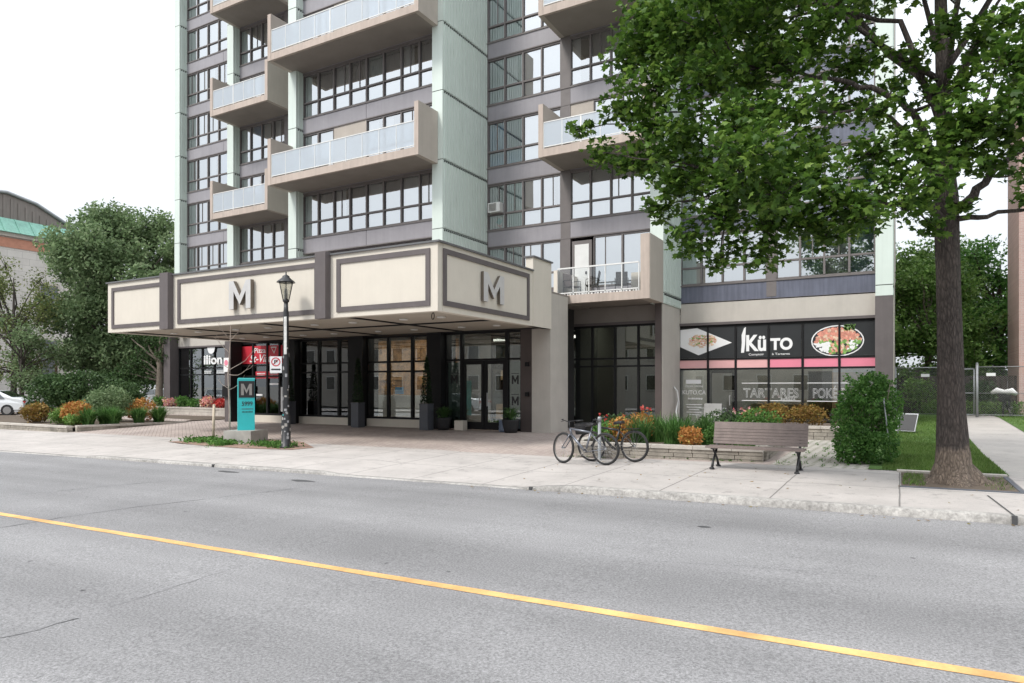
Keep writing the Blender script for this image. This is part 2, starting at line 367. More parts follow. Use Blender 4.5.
def text(name,body,parent,loc,height,mat,width=None,bold=0.0,ext=.004,rz=0,outline=0,align='CENTER',shear=0):
    """flat lettering standing in the XZ plane (facing -Y before rz); loc = centre of the base line"""
    cu=bpy.data.curves.new(name,'FONT'); cu.body=body; cu.size=1; cu.align_x=align; cu.extrude=0 if outline else .01; cu.offset=bold; cu.shear=shear
    if outline: cu.fill_mode='NONE'; cu.bevel_depth=outline; cu.bevel_resolution=0
    ob=bpy.data.objects.new(name,cu); sc.collection.objects.link(ob)
    dg=bpy.context.evaluated_depsgraph_get(); dg.update()
    me=bpy.data.meshes.new_from_object(ob.evaluated_get(dg)); bpy.data.objects.remove(ob)
    xs=[v.co.x for v in me.vertices]; ys=[v.co.y for v in me.vertices]
    h0=.73; s=height/h0; sxx=s
    if width: sxx=width/(max(xs)-min(xs))
    cx=(max(xs)+min(xs))/2 if align=='CENTER' else min(xs)
    org=ORG[parent.name] if parent else Vector((0,0,0))
    rm=Matrix.Rotation(rz,3,'Z')
    for v in me.vertices:
        p=Vector(((v.co.x-cx)*sxx,-ext if not outline and v.co.z>0 else (-v.co.z*s if outline else 0),v.co.y*s))
        v.co=rm@p+Vector(loc)-org
    me.materials.clear(); me.materials.append(MT[mat])
    for p in me.polygons: p.material_index=0
    o=bpy.data.objects.new(name,me); sc.collection.objects.link(o)
    if parent: o.parent=parent
    ORG[o.name]=org
    return o
def smallprint(name,parent,c,w_,h,mat,rows=1,rz=0):
    """lines of print too small to read: short uneven dashes"""
    mb=MB(); rm_=Matrix.Rotation(rz,3,'Z')
    for k in range(rows):
        x=-w_/2*rnd.uniform(.8,1); 
        while x<w_/2*.95:
            L=rnd.uniform(.5,1.4)*h; mb.box(x,x+L,-.003,0,-k*h*1.7,h-k*h*1.7); x+=L+h*.35
    mb.v=[tuple(rm_@Vector(p)+Vector(c)) for p in mb.v]; return mb.build(name,mat,parent)
# ---------------------------------------------------------------- ground
def gz(u,v):
    zr=-.13-.0116*(1.4-max(min(u,25),-45))
    if v<10.8: return zr
    if u>-5.2: k=.11
    elif u>-6: k=.02+.09*(u+6)/.8
    elif u>-10.3: k=.012
    elif u>-11: k=.012+.05*(-10.3-u)/.7
    elif u>-19.5: k=.062
    elif u>-20.5: k=.012+.05*(u+20.5)
    else: k=.012
    t=min(1,(v-10.8)/9.7); z=(zr+k)*(1-t)
    if u>-1 and v>20: z+=min(.42,(v-20)*.034)*min(1,(u+1)/1.2)
    return z
def sheet(name,u0,u1,v0,v1,mat,dz=0,du=1.5,dv=1.5,fn=gz,holes=None):
    mb=MB(); nu=max(1,round((u1-u0)/du)); nv=max(1,round((v1-v0)/dv))
    for j in range(nv+1):
        for i in range(nu+1):
            u=u0+(u1-u0)*i/nu; v=v0+(v1-v0)*j/nv; mb.v.append((u,v,fn(u,v)+dz))
    for j in range(nv):
        for i in range(nu):
            a=j*(nu+1)+i; mb.face(a,a+1,a+nu+2,a+nu+1,smooth=True)
    return struct(name,mb,mat)
# far ground, cut lower so every nearer sheet lies above it
def gfar(u,v): return gz(u,v)-.05 if v<10.8 else gz(u,v)-.05
mb=MB()
us=[-900,-300,-120,-60,-50,-44]+[-42+2*i for i in range(34)]+[30,60,200,900]
vs=[-900,-200,-60,-20,-6,0,6,10.0,10.79,12,14,16,18,20.5,24,28,33,50,100,300,1500]
for v in vs:
    for u in us: mb.v.append((u,v,(gz(u,v) if v>10.79 else gz(u,5))-.09))
n_=len(us)
for j in range(len(vs)-1):
    for i in range(n_-1): mb.face(j*n_+i,j*n_+i+1,(j+1)*n_+i+1,(j+1)*n_+i,smooth=True)
struct('ground',mb,'ground')
def road_z(u,v): return -.13-.0116*(1.4-max(min(u,25),-45))
sheet('road',-70,40,-.9,10.8,'asphalt',0,1.1,1.95,fn=road_z)
sheet('opposite_pavement',-70,40,-6,-.9,'walk',.12,1.1,1.95,fn=road_z)
# yellow centre line, slightly worn edge, 4 mm above the road
mb=MB(); n=160
for i in range(n+1):
    u=-60+75*i/n; j1=rnd.uniform(-.006,.006); j2=rnd.uniform(-.006,.006); z=road_z(u,5)+.004
    mb.v+=[(u,5.085+j1,z),(u,5.205+j2,z)]
for i in range(n): mb.face(2*i,2*i+2,2*i+3,2*i+1)
struct('yellow_line',mb,'yellow')
# road cracks (sealed, dark) from the photograph's positions
def crack(pts,w=.012):
    mb=MB(); L=[]
    for a,b in zip(pts[:-1],pts[1:]):
        a=Vector(a);b=Vector(b); k=max(2,int((b-a).length/.12))
        for i in range(k): L.append(a.lerp(b,i/k)+Vector((rnd.uniform(-.02,.02),rnd.uniform(-.02,.02))))
    for i,p in enumerate(L):
        q=L[min(i+1,len(L)-1)]-L[max(i-1,0)]; nrm=Vector((-q.y,q.x)); nrm.normalize(); ww=w*rnd.uniform(.3,1)
        for s_ in (-1,1):
            x=p+nrm*ww*s_/2; mb.v.append((x.x,x.y,road_z(x.x,x.y)+.0035))
    for i in range(len(L)-1): mb.face(2*i,2*i+2,2*i+3,2*i+1)
    return mb
cr=MB()
for pts,w_ in ((((-13.9,5.6),(-13.44,7.54),(-12.96,8.9),(-12.6,9.8)),.020),(((-10.57,4.2),(-10.62,5.39),(-10.53,6.37),(-10.07,8.06),(-9.7,9.3)),.020),(((-5.85,2.2),(-5.71,2.75),(-5.75,3.2)),.016),(((-5.78,3.3),(-5.83,3.8),(-5.96,4.9)),.007),(((-2.2,6.9),(-1.4,7.1),(.4,7.4)),.005)):
    c=crack(pts,w_); o=len(cr.v); cr.v+=c.v
    for f in c.f: cr.face(*[k+o for k in f])
for cx,cy,rx,ry in ((.24,4.75,.07,.035),(-2.2,8.9,.10,.05),(-10.5,9.9,.35,.10),(-13.2,10.3,.4,.09)):
    k0=len(cr.v); cr.v+=[(cx+rx*math.cos(q*.785)*rnd.uniform(.7,1.2),cy+ry*math.sin(q*.785)*rnd.uniform(.7,1.2),road_z(cx,cy)+.0042) for q in range(8)]; cr.face(*range(k0,k0+8))
struct('road_cracks',cr,'tar')
# kerb
def kerb_top(u): return gz(u,10.8001)
segs=[-70]
mb=MB(); us=[-60+.5*i for i in range(190)]
joints=[-5.6,2.0-.0]
for a,b in zip(us[:-1],us[1:]):
    e=.0
    za,zb=kerb_top(a),kerb_top(b); ra,rb=road_z(a,10)-.06,road_z(b,10)-.06
    i=len(mb.v); ja,jb=[10.795+.012*math.sin(x*7.3)+.008*math.sin(x*17) for x in (a,b)]
    mb.v+=[(a,ja,ra),(b,jb,rb),(b,jb+.012,zb-.02),(a,ja+.012,za-.02),(b,jb+.035,zb),(a,ja+.035,za),(b,10.98,zb),(a,10.98,za)]
    mb.face(i,i+1,i+2,i+3,smooth=True); mb.face(i+3,i+2,i+4,i+5,smooth=True); mb.face(i+5,i+4,i+6,i+7,smooth=True)
struct('kerb',mb,'kerb')
mb=MB()
for u in (-5.75,1.28,-14.46):
    mb.box(u-.03,u+.03,10.78,10.83,road_z(u,10)-.02,kerb_top(u)+.006); u!=1.28 or mb.poly([(u-.012,10.83,kerb_top(u)+.006),(u+.012,10.83,kerb_top(u)+.006),(u+.012-.12,12.6,gz(u,12.6)+.006),(u-.012-.12,12.6,gz(u,12.6)+.006)])
struct('kerb_joints',mb,'tar')
sheet('sidewalk',-70,40,10.98,15.4,'walk',0,.5,.55)
sheet('plaza_paving',-48,-2.4,15.4,27.2,'paver',.0,1.0,1.0)
sheet('sloping_paver_path',-2.4,-.55,15.4,27.0,'paver2',.0,.6,.9)
sheet('lawn',-.55,1.75,15.4,32.4,'lawn',.012,.6,.9)
sheet('garden_path',1.75,3.35,15.4,46,'path',.0,.6,.9)
sheet('side_lawn',3.35,40,15.4,60,'lawn',.01,2,1.5)
sheet('back_lawn',-.1,1.75,32.4,60,'lawn',.0,.6,1.5)
sheet('side_driveway',-90,-48,15.4,80,'asphalt',-.01,4,4)
mb=MB()   # path flare where it meets the pavement
for p in (): pass
# ---------------------------------------------------------------- apartment tower
P=2.7; Z0=5.13
def zk(k): return Z0+P*k
T=thing('apartment_tower',(-19.75,30,0),'stepped apartment tower with pale green pilasters, concrete balconies and a cream entrance canopy','building')
# concrete core and roof
mb=MB(); mb.box(-23.6,-15.9,23.9,44,4.9,31.5); mb.box(-31.5,-8,26.9,44,4.9,31.5); mb.box(-38.9,-.75,28.9,43.9,4.9,31.5)
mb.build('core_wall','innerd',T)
mb=MB(); mb.box(-39.3,-.2,27.05,45,31.52,32.1); mb.box(-31.9,-7.6,24.7,27.04,31.52,32.1); mb.box(-24,-15.5,21.8,24.69,31.52,32.1); mb.build('roof','trim',T)
mb=MB(); mb.box(-.72,-.2,27.7,44,0,31.5); mb.box(-39.3,-38.8,27.7,44,0,31.5); mb.box(-38.7,-.8,44.05,44.3,0,31.5); mb.build('side_wall','beige',T)
def ribs_side(mb,u,v0,v1,z0,z1,sgn=1):
    n=int((v1-v0-.15)/.2); st=(v1-v0-.1)/max(n,1)
    for i in range(n):
        v=v0+.1+st*i; mb.box(u,u+sgn*.022,v+.03,v+st-.035,z0,z1)
fins=[(-16.0,-15.5,21.8,25.25),(-24.0,-23.5,21.8,25.25),(-8.1,-7.6,24.7,27.15),(-31.9,-31.4,24.7,27.15),(-.73,-.2,26.6,27.7),(-39.3,-38.8,26.6,27.7)]
for (a,b,v0,v1) in fins:
    mb=MB(); mb.m=0
    zb=4.9 if a>-30 and a<-10 else 4.75
    if a==-8.1: zb=4.72
    for k in range(-1,10):
        lo=max(zb,zk(k)); hi=zk(k+1)-.03
        if hi<=lo: continue
        mb.box(a,b,v0,v1,lo,hi)
        ribs_side(mb,b,v0,v1,lo+.03,hi-.08)
        mb.m=1; mb.box(a+.012,b-.012,v0+.012,v1,hi,hi+.03)
        for i in range(int((v1-v0)/.13)): mb.box(b,b+.03,v0+.1+i*.13,v0+.16+i*.13,hi-.075,hi-.02)
        mb.m=0
    mb.build('pilaster',['mint','mintj'],T)
# sections: (u0,u1,v facade)
def spandrels(u0,u1,v,ks,mat='spandrel',z_off=0):
    mb=MB()
    for k in ks:
        z=zk(k); mb.m=0
        mid=(u0+u1)/2
        mb.box(u0,mid-.012,v,v+.5,z-.19,z+.45); mb.box(mid+.012,u1,v,v+.5,z-.19,z+.45)
        mb.m=1; mb.box(mid-.012,mid+.012,v+.02,v+.5,z-.19,z+.45)
        mb.box(u0,u1,v-.035,v+.09,z+.45,z+.50); mb.box(u0,u1,v-.02,v+.09,z-.235,z-.19)
    mb.build('spandrel',[mat,'frame'],T)
spandrels(-23.5,-16,22.2,range(0,10)); spandrels(-15.5,-8.1,25.1,range(0,10)); spandrels(-31.4,-24,25.1,range(0,10))
spandrels(-38.8,-31.9,27.1,range(0,10)); spandrels(-7.6,-.73,27.0,range(0,10),'spand2')
def pleat(mb,u0,u1,v,z0,z1,mi,amp=.03,per=.13):
    mb.m=mi; n=max(3,int((u1-u0)/per*3)); i0=len(mb.v)
    ph=rnd.uniform(0,6)
    for i in range(n+1):
        u=u0+(u1-u0)*i/n; o=amp*math.sin(ph+2*PI*(u-u0)/per+.8*math.sin(u*3))
        mb.v+=[(u,v+o,z0),(u,v+o*.8,z1)]
    for i in range(n): a=i0+2*i; mb.face(a,a+2,a+3,a+1,smooth=True)
CM=['cw','cg','cb','cn','ct','innerd']
def window(cols,v,z0,z1,rail=.68,style=None,door=None,thick=(),low=True):
    """one framed window unit; glass and curtains are its sub-parts"""
    fr=MB(); a,b=cols[0],cols[-1]
    fr.box(a,b,v+.02,v+.12,z1-.07,z1); fr.box(a,b,v+.02,v+.12,z0,z0+.06)
    for i,c in enumerate(cols):
        w_=.035 if i not in thick else .06
        x0=max(a,c-w_); x1=min(b,c+w_); fr.box(x0,x1,v+.0,v+.12,z0+.06,z1-.07)
    zr=z0+rail
    if low:
        for c0,c1 in zip(cols[:-1],cols[1:]): fr.box(c0+.04,c1-.04,v+.01,v+.12,zr-.035,zr+.035)
        # sliding sash inside the upper light
    for c0,c1 in zip(cols[:-1],cols[1:]):
        if rnd.random()<.35:
            m_=c0+(c1-c0)*rnd.uniform(.35,.65); fr.box(m_-.015,m_+.015,v+.05,v+.11,zr+.04,z1-.07)
    W=fr.build('window','frame',T)
    g=MB(); g.poly([(a+.02,v+.075,z0+.03),(b-.02,v+.075,z0+.03),(b-.02,v+.075,z1-.03),(a+.02,v+.075,z1-.03)]); g.build('glass','glass',W)
    cu=MB(); vb=v+.19
    for i,(c0,c1) in enumerate(zip(cols[:-1],cols[1:])):
        st=style[i] if style else rnd.choice('wwwwpptgogwhhb') if rnd.random()<.9 else 'n'
        wd=c1-c0
        if st=='w': pleat(cu,c0,c1,vb,z0,z1,0,.012,.2)
        elif st=='p': pleat(cu,c0,c0+wd*.6,vb,z0,z1,0); pleat(cu,c0+wd*.75,c1,vb,z0,z1,1)
        elif st=='t': pleat(cu,c0,c1,vb,z0,z1,4)
        elif st=='g': pleat(cu,c0,c1,vb,z0,z1,1)
        elif st=='b': pleat(cu,c0,c1,vb,z0,z1,2)
        elif st=='n': pleat(cu,c0,c1,vb,zr,z1,3); pleat(cu,c0,c1,vb,z0,zr,2)
        elif st=='h': pleat(cu,c0,c0+wd*.45,vb,z0,z1,0)
        elif st=='o':
            if rnd.random()<.6: pleat(cu,c0,c1,vb+.02,z0,zr,0,.008,.2)
            pleat(cu,c1-wd*.3,c1,vb,z0,z1,0)
        if st in 'phg' and rnd.random()<.8:
            cu.m=0; cu.poly([(c0,vb-.07,z0),(c1,vb-.07,z0),(c1,vb-.07,zr),(c0,vb-.07,zr)])  # white sheet stands in for blinds and sky reflection in lower panes
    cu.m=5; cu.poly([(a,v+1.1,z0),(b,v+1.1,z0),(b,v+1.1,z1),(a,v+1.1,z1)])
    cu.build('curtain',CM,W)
    return W
def lin(a,b,n): return [a+(b-a)*i/n for i in range(n+1)]
def wz(k): return zk(k)+.5, zk(k)+P-.235
for k in range(1,6):         # centre
    z0,z1=wz(k); e=lin(-23.5,-16,8)
    for j in range(4):
        if k in (2,4) and j==1: continue
        window(e[2*j:2*j+3],22.2,z0,z1,style={1:['hg','pg','wg','wg'],3:['hg','wg','tg','pg']}.get(k,[None]*4)[j])
for k in range(0,5):         # right of centre
    z0,z1=wz(k)
    eL=lin(-15.5,-11.98,4); eR=lin(-11.55,-8.1,4)
    st={0:('tg','ww'),1:('pt','wp'),2:('bn','ww'),3:('tp','ww'),4:('tt','ww')}[k]
    window(eL[0:3],25.1,z0,z1,style=st[0]); window(eL[2:5],25.1,z0,z1,style=st[1])
    if k%2==0:
        if k==0: window([-10.55,-9.35,-8.1],25.1,zk(0)-.1+.1,z1,rail=.9,style='ww',low=False)
        else: window([-10.55,-9.35,-8.1],25.1,z0-.4,z1,style='ww')
    else:
        window(eR[0:3],25.1,z0,z1,style='hg' if k==3 else 'ww'); window(eR[2:5],25.1,z0,z1,style='ww')
for k in range(1,8):         # left of centre
    z0,z1=wz(k); eL=lin(-31.4,-27.9,4); eR=lin(-27.5,-24.0,4)
    window(eL[0:3],25.1,z0,z1); window(eL[2:5],25.1,z0,z1,style='ph' if k%2 else None)
    if k<6: window(eR,25.1,z0,z1)
for k in range(1,9):         # far left
    z0,z1=wz(k)
    window(lin(-38.8,-36.8,2),27.1,z0,z1,style='ww' if k%3 else 'wg'); window(lin(-36.8,-34.8,2),27.1,z0,z1); window(lin(-34.3,-31.9,3),27.1,z0,z1,style='wpw')
for k in range(0,4):         # far right
    z0,z1=wz(k); e=lin(-7.6,-4.35,4); f=lin(-4.0,-.75,4)
    window(e,27.0,z0,z1,style='towt' if k==0 else None); window(f,27.0,z0,z1,style='wtwt' if k==0 else None)
# blank strips between window units
mb=MB()
mb.box(-11.98,-11.55,25.09,25.4,5,31.5); mb.box(-27.9,-27.5,25.09,25.4,5,31.5); mb.box(-34.8,-34.3,27.09,27.4,5,31.5); mb.box(-4.35,-4.0,26.99,27.3,5,31.5)
mb.box(-15.5,-15.44,25.08,25.3,5,31.5)
mb.build('mullion_wall','frame',T)
# blank panels beside balcony doors
for k in (2,4):
    z0,z1=wz(k); mb=MB(); mb.box(-11.55,-10.55,25.12,25.25,z0-.4,z1); mb.build('vent_panel','balc',T)
    mb=MB(); mb.box(-21.62,-19.75,22.22,22.35,z0,z1); mb.build('vent_panel','balc',T)
for u0 in (): pass
# air conditioner and a coloured print in the lowest left window right of the centre
mb=MB(); mb.box(-15.3,-14.72,24.85,25.2,zk(1)+1.22,zk(1)+1.62); mb.m=1
for i in range(7): mb.box(-15.25,-14.9,24.835,24.85,zk(1)+1.28+i*.045,zk(1)+1.30+i*.045)
mb.build('air_conditioner',['white','chrome'],T)
mb=MB(); zz=zk(1)+.6
mb.poly([(-15.15,25.3,zz),(-14.75,25.3,zz),(-14.7,25.3,zz+.5),(-15.2,25.3,zz+.5)]); mb.m=1; mb.obox((-14.98,25.28,zz+.3),.22,.02,.22,ry=.6); mb.m=2; mb.obox((-14.95,25.27,zz+.1),.2,.02,.12,ry=.3)
mb.build('window_print',['wt','teall','red'],T)
# railing-balconies
def balcony(u0,u1,v0,v1,k,left=True,right=True,kind='glass'):
    zb=zk(k)-.17; zt=zk(k)+.10; zw=zk(k)+1.86
    b=MB(); b.m=0; b.box(u0+.2,u1-.2,v0+.13,v1,zb+.02,zt); 
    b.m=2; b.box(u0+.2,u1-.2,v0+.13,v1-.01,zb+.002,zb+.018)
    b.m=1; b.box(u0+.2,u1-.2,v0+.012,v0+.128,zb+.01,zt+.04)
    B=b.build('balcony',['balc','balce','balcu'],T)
    for s_,on,vv in ((0,left,v1),(1,right,v1)):
        if not on: continue
        a,c=(u0,u0+.2) if s_==0 else (u1-.2,u1)
        w_=MB(); w_.m=1; w_.box(a+.003,c-.003,v0,v0+.012,zb,zw-.01); w_.m=0; w_.box(a,c,v0+.013,vv,zb,zw); w_.build('end_wall',['balc','balce'],B)
    r=MB(); n=max(3,round((u1-u0)/.95)); e=lin(u0+.22,u1-.22,n); zr=zt+1.02
    r.box(e[0],e[-1],v0+.02,v0+.06,zr,zr+.035); r.box(e[0],e[-1],v0+.02,v0+.05,zt+.09,zt+.12)
    for i,x in enumerate(e):
        ww=.028 if i==n//2 else .012
        r.box(x-ww,x+ww,v0+.025,v0+.06,zt+.04,zr)
    r.build('railing','white',B)
    g=MB(); g.box(e[0],e[-1],v0+.035,v0+.043,zt+.12,zr); g.build('glass_panel','glassb',B)
    return B
for k in (2,4): balcony(-23.9,-15.72,20.55,21.79,k)
for k in (2,4,6): balcony(-31.45,-27.1,23.3,25.05,k)
for k in (2,4): balcony(-12.0,-7.72,23.15,25.05,k)
# slabs that join centre balconies to the facade
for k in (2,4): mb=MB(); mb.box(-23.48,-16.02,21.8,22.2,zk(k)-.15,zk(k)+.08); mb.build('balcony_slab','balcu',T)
# first-floor balcony over the side glazing
b=MB(); b.box(-11.35,-7.95,23.3,25.05,4.75,5.0); b.m=1; b.box(-11.35,-7.95,23.17,23.298,4.73,5.03)
B0=b.build('balcony',['balcu','balce'],T)
w_=MB(); w_.m=1; w_.box(-7.94,-7.62,23.145,23.158,4.73,7.0); w_.m=0; w_.box(-7.95,-7.6,23.16,24.69,4.72,7.02); w_.build('end_wall',['balc','balce'],B0)
w_=MB(); w_.box(-11.35,-11.2,23.16,25.0,5.03,6.0); w_.build('end_wall','cream',B0)
r=MB(); e=lin(-11.2,-8.02,5)
r.box(e[0],e[-1],23.18,23.23,6.02,6.07); r.box(e[0],e[-1],23.19,23.22,5.10,5.14)
for x in e: r.box(x-.018,x+.018,23.19,23.22,5.03,6.02)
for i in range(26): x=-11.15+i*.122; r.box(x-.05 if i%3 else x-.02,x+.02,23.2,23.22,5.035,5.08)
r.build('railing','white',B0)
g=MB(); g.box(e[0],e[-1],23.20,23.206,5.14,6.02); g.build('glass_panel',glassmat('clear_balcony_glass',(.95,.96,.96),.0),B0)
d=MB(); d.box(-11.45,-10.6,25.04,25.14,5.05,7.45); d.m=1; d.box(-11.33,-10.72,25.03,25.04,5.2,7.3); d.m=2; d.box(-10.86,-10.80,25.0,25.03,6.1,6.2); d.build('balcony_door',['frame','white','black'],T)
# grey roof ledge, terrace over lobby
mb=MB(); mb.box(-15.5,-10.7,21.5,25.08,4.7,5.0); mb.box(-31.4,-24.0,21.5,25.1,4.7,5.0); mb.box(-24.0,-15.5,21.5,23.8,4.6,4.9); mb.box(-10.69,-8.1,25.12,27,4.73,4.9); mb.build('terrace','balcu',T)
# ------ ground floor
def glazed(cols,v,z0,z1,rails,name='storefront',glass='glassd',fw=.05,mat='black',dep=.12,skip=None,bottom=True):
    fr=MB(); a,b=cols[0],cols[-1]
    fr.box(a,b,v,v+dep,z1-.08,z1)
    if bottom: fr.box(a,b,v,v+dep,z0,z0+.08)
    for i,c in enumerate(cols):
        x0=max(a,c-fw); x1=min(b,c+fw); fr.box(x0,x1,v-.01,v+dep,z0+.08 if bottom else z0,z1-.08)
    for c0,c1 in zip(cols[:-1],cols[1:]):
        for rz_ in rails: fr.box(c0+fw,c1-fw,v+.005,v+dep,rz_-.035,rz_+.035)
    W=fr.build(name,mat,T)
    g=MB(); g.box(a+.02,b-.02,v+.06,v+.068,z0+.03,z1-.03); g.build('glass',glass,W)
    return W
# right shop
kc=[-7.7,-6.53,-5.48,-4.28,-3.10,-1.88,-.70]
KU=glazed(kc,27.0,.02,4.03,[2.31,2.70],fw=.035)
mb=MB(); mb.m=0; mb.box(-7.6,-.72,26.98,27.2,4.13,4.93); mb.m=1; mb.box(-7.72,-.72,26.93,27.2,4.03,4.128); mb.build('fascia_band',['beige','trim'],T)
mb=MB()
for a,b in zip(kc[:-1],kc[1:]):
    mb.m=0; mb.box(a+.045,b-.045,27.03,27.05,2.74,3.95)
    mb.m=1 if a<-4.5 else 2; mb.box(a+.045,b-.045,27.03,27.05,2.35,2.66)
mb.build('sign_panel',['signb','pink','pinkr'],KU)
v_=27.024
mb=MB(); mb.m=0
mb.prism([(-7.62,v_,3.88),(-6.95,v_,3.93),(-5.62,v_,3.32),(-6.9,v_,2.86),(-7.62,v_,3.2)],(0,.005,0))
for i in range(170):
    a=rnd.uniform(0,2*PI); r_=math.sqrt(rnd.random()); x=-6.75+r_*.55*math.cos(a); z=3.42+r_*.25*math.sin(a); s_=rnd.uniform(.04,.09)
    mb.m=rnd.choice([1,1,2,2,3]) if r_<.9 else 2; t=rnd.uniform(0,6)
    mb.poly([(x+s_*math.cos(t+q*2.09)*(1.5 if q==0 else 1),v_-.001-.00002*i,z+s_*.7*math.sin(t+q*2.09)) for q in range(3)][::-1])
mb.build('food_poster',['wt','food1','food2','food3'],KU)
mb=MB(); mb.m=4
def ell(cx,cz,rx,rz_,v,n=28): return [(cx+rx*math.cos(-2*PI*i/n),v,cz+rz_*math.sin(-2*PI*i/n)) for i in range(n)]
mb.m=0; mb.prism(ell(-1.95,3.27,.86,.56,v_)[::-1],(0,.003,0)); mb.m=4; mb.poly(ell(-1.95,3.27,.82,.52,v_-.002)[::-1])
for i in range(420):
    a=rnd.uniform(0,2*PI); r_=math.sqrt(rnd.random())*.95; x=-1.95+r_*.78*math.cos(a); z=3.27+r_*.48*math.sin(a); s_=rnd.uniform(.04,.085); t=rnd.uniform(0,6)
    if z>3.3: m_=1 if rnd.random()<.7 else 2
    elif x<-2.2 and z<3.2: m_=0
    elif x>-1.6: m_=rnd.choice([3,0,3])
    else: m_=rnd.choice([1,3,3,2])
    mb.m=m_; mb.poly([(x+s_*math.cos(t+q*1.57),v_-.003-.00002*i,z+s_*math.sin(t+q*1.57)) for q in range(4)][::-1])
for i in range(40):
    x=-1.55+rnd.uniform(-.16,.16); z=3.72+rnd.uniform(-.08,.12); mb.m=3; s_=.05; t=rnd.uniform(0,6); mb.poly([(x+s_*math.cos(t+q*2.09),v_-.012,z+s_*math.sin(t+q*2.09)) for q in range(3)][::-1])
mb.build('bowl_poster',['wt','food1','food2','food3','signb'],KU)
# shop name
text('shop_lettering','Kü',KU,(-4.73,v_,3.0),.60,'wt',width=.72,bold=.035)
text('shop_lettering','TO',KU,(-3.83,v_,3.02),.42,'wt',width=.78,bold=.045)
text('shop_lettering','Comptoir',KU,(-4.72,v_,2.81),.085,'wt',width=.55,bold=.006); text('shop_lettering','à Tartares',KU,(-3.85,v_,2.81),.085,'wt',width=.62,bold=.006)
mb=MB(); mb.prism([(-5.28,v_,2.92),(-5.17,v_,2.92),(-5.13,v_,3.25),(-5.1,v_,3.9),(-5.17,v_,3.86),(-5.26,v_,3.6),(-5.25,v_,3.3)],(0,.004,0)); mb.build('knife_logo','wt',KU)
text('shop_lettering','TARTARES',KU,(-4.22,v_+.03,1.22),.36,'wt',width=1.95,outline=.012)
text('shop_lettering','POKÉ BOWLS',KU,(-1.75,v_+.03,1.22),.36,'wt',width=2.0,outline=.012)
mb=MB()
for a,b in ((-5.25,-3.16),(-2.95,-.75)):
    for z in (1.10,1.76): mb.box(a,b,27.035,27.042,z-.012,z+.012)
mb.build('window_stripe','wt',KU)
text('shop_lettering','KUTO.CA',KU,(-7.08,v_+.03,1.32),.17,'wt',width=.92,bold=.012)
text('shop_lettering','ORDER ONLINE',KU,(-7.08,v_+.03,1.60),.08,'wt',width=.7); smallprint('small_print',KU,(-7.08,v_+.03,1.12),.6,.06,'wt')
text('shop_lettering','KUTO.CA',KU,(-3.6,v_+.03,1.13),.07,'wt',width=.5)
mb=MB(); mb.box(-7.4,-6.8,27.035,27.04,1.74,1.9)
for i in range(5): w2=rnd.uniform(.2,.34); mb.box(-7.08-w2,-7.08+w2,27.035,27.04,.5+i*.1,.53+i*.1)
mb.build('window_notice','wt',KU)
mb=MB(); mb.box(-6.49,-5.52,27.07,27.11,.1,.28); mb.box(-6.49,-6.39,27.07,27.11,.28,2.27); mb.box(-5.62,-5.52,27.07,27.11,.28,2.27); mb.box(-6.39,-5.62,27.07,27.11,2.15,2.27); mb.m=1; mb.box(-5.72,-5.69,27.0,27.06,.9,1.3); mb.build('door',['black','alu'],KU)
# shop interior
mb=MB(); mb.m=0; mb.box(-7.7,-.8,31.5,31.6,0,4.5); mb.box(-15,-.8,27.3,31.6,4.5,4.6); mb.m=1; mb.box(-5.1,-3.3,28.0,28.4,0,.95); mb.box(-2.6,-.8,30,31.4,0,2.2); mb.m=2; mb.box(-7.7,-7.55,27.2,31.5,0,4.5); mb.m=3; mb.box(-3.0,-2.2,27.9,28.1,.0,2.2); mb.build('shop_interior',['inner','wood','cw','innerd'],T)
# side glazing bay
G1=glazed([-15.3,-14.3,-13.4,-12.5,-11.57,-10.61,-9.66,-8.71,-7.87],25.1,.05,4.03,[2.42,2.72],fw=.035,glass=glassmat('dim_glass',(.42,.45,.42),.10,0,.05))
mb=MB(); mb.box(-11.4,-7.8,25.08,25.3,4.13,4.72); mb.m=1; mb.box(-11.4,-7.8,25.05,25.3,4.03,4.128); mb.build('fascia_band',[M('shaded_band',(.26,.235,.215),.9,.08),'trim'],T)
mb=MB(); mb.box(-7.9,-7.66,24.65,25.4,0,4.71); mb.m=1; mb.box(-7.659,-7.63,24.7,27.0,0,4.71); mb.build('pier',['brownp','beige'],T)
mb=MB(); mb.box(-.74,-.2,26.6,27.69,0,4.74); mb.build('pier','trim',T)
mb=MB(); mb.box(-15,-8,29,29.1,0,4.5); mb.box(-11.3,-11.2,25.3,29,0,4.5); mb.build('back_wall','inner',T); mb=MB(); mb.box(-10.6,-8.6,27,27.6,4.4,4.44); mb.build('ceiling_glow_panel','cglow',T)  # glowing panel added to brighten the dark side bay, no fixture there
# entrance pier and lobby wall at v 21.6
mb=MB(); mb.box(-11.36,-10.62,21.42,22.85,0,4.9); mb.build('entrance_pier','beige',T)
mb=MB(); mb.box(-11.4,-11.37,22.8,25.05,0,4.7); mb.m=1; mb.box(-11.86,-11.37,21.5,22.6,0,3.72); mb.build('pier',['dark','brownp'],T)
LZ=21.6
for a,b in ((-15.9,-15.22),(-19.95,-19.16),(-23.8,-23.07)):
    mb=MB(); mb.box(a,b,21.3,22.3,0,3.72); mb.build('column','black',T)
mb=MB(); mb.box(-27.22,-26.80,20.95,21.55,0,3.72); mb.m=1; mb.box(-27.215,-26.81,20.94,20.949,0,3.7); mb.m=0; mb.box(-27.2,-27.05,21.751,27.1,0,4.7); mb.build('column',['black','trim'],T)
mb=MB(); mb.box(-27.2,-11.4,21.55,21.9,3.7,4.6); mb.build('lintel','black',T)
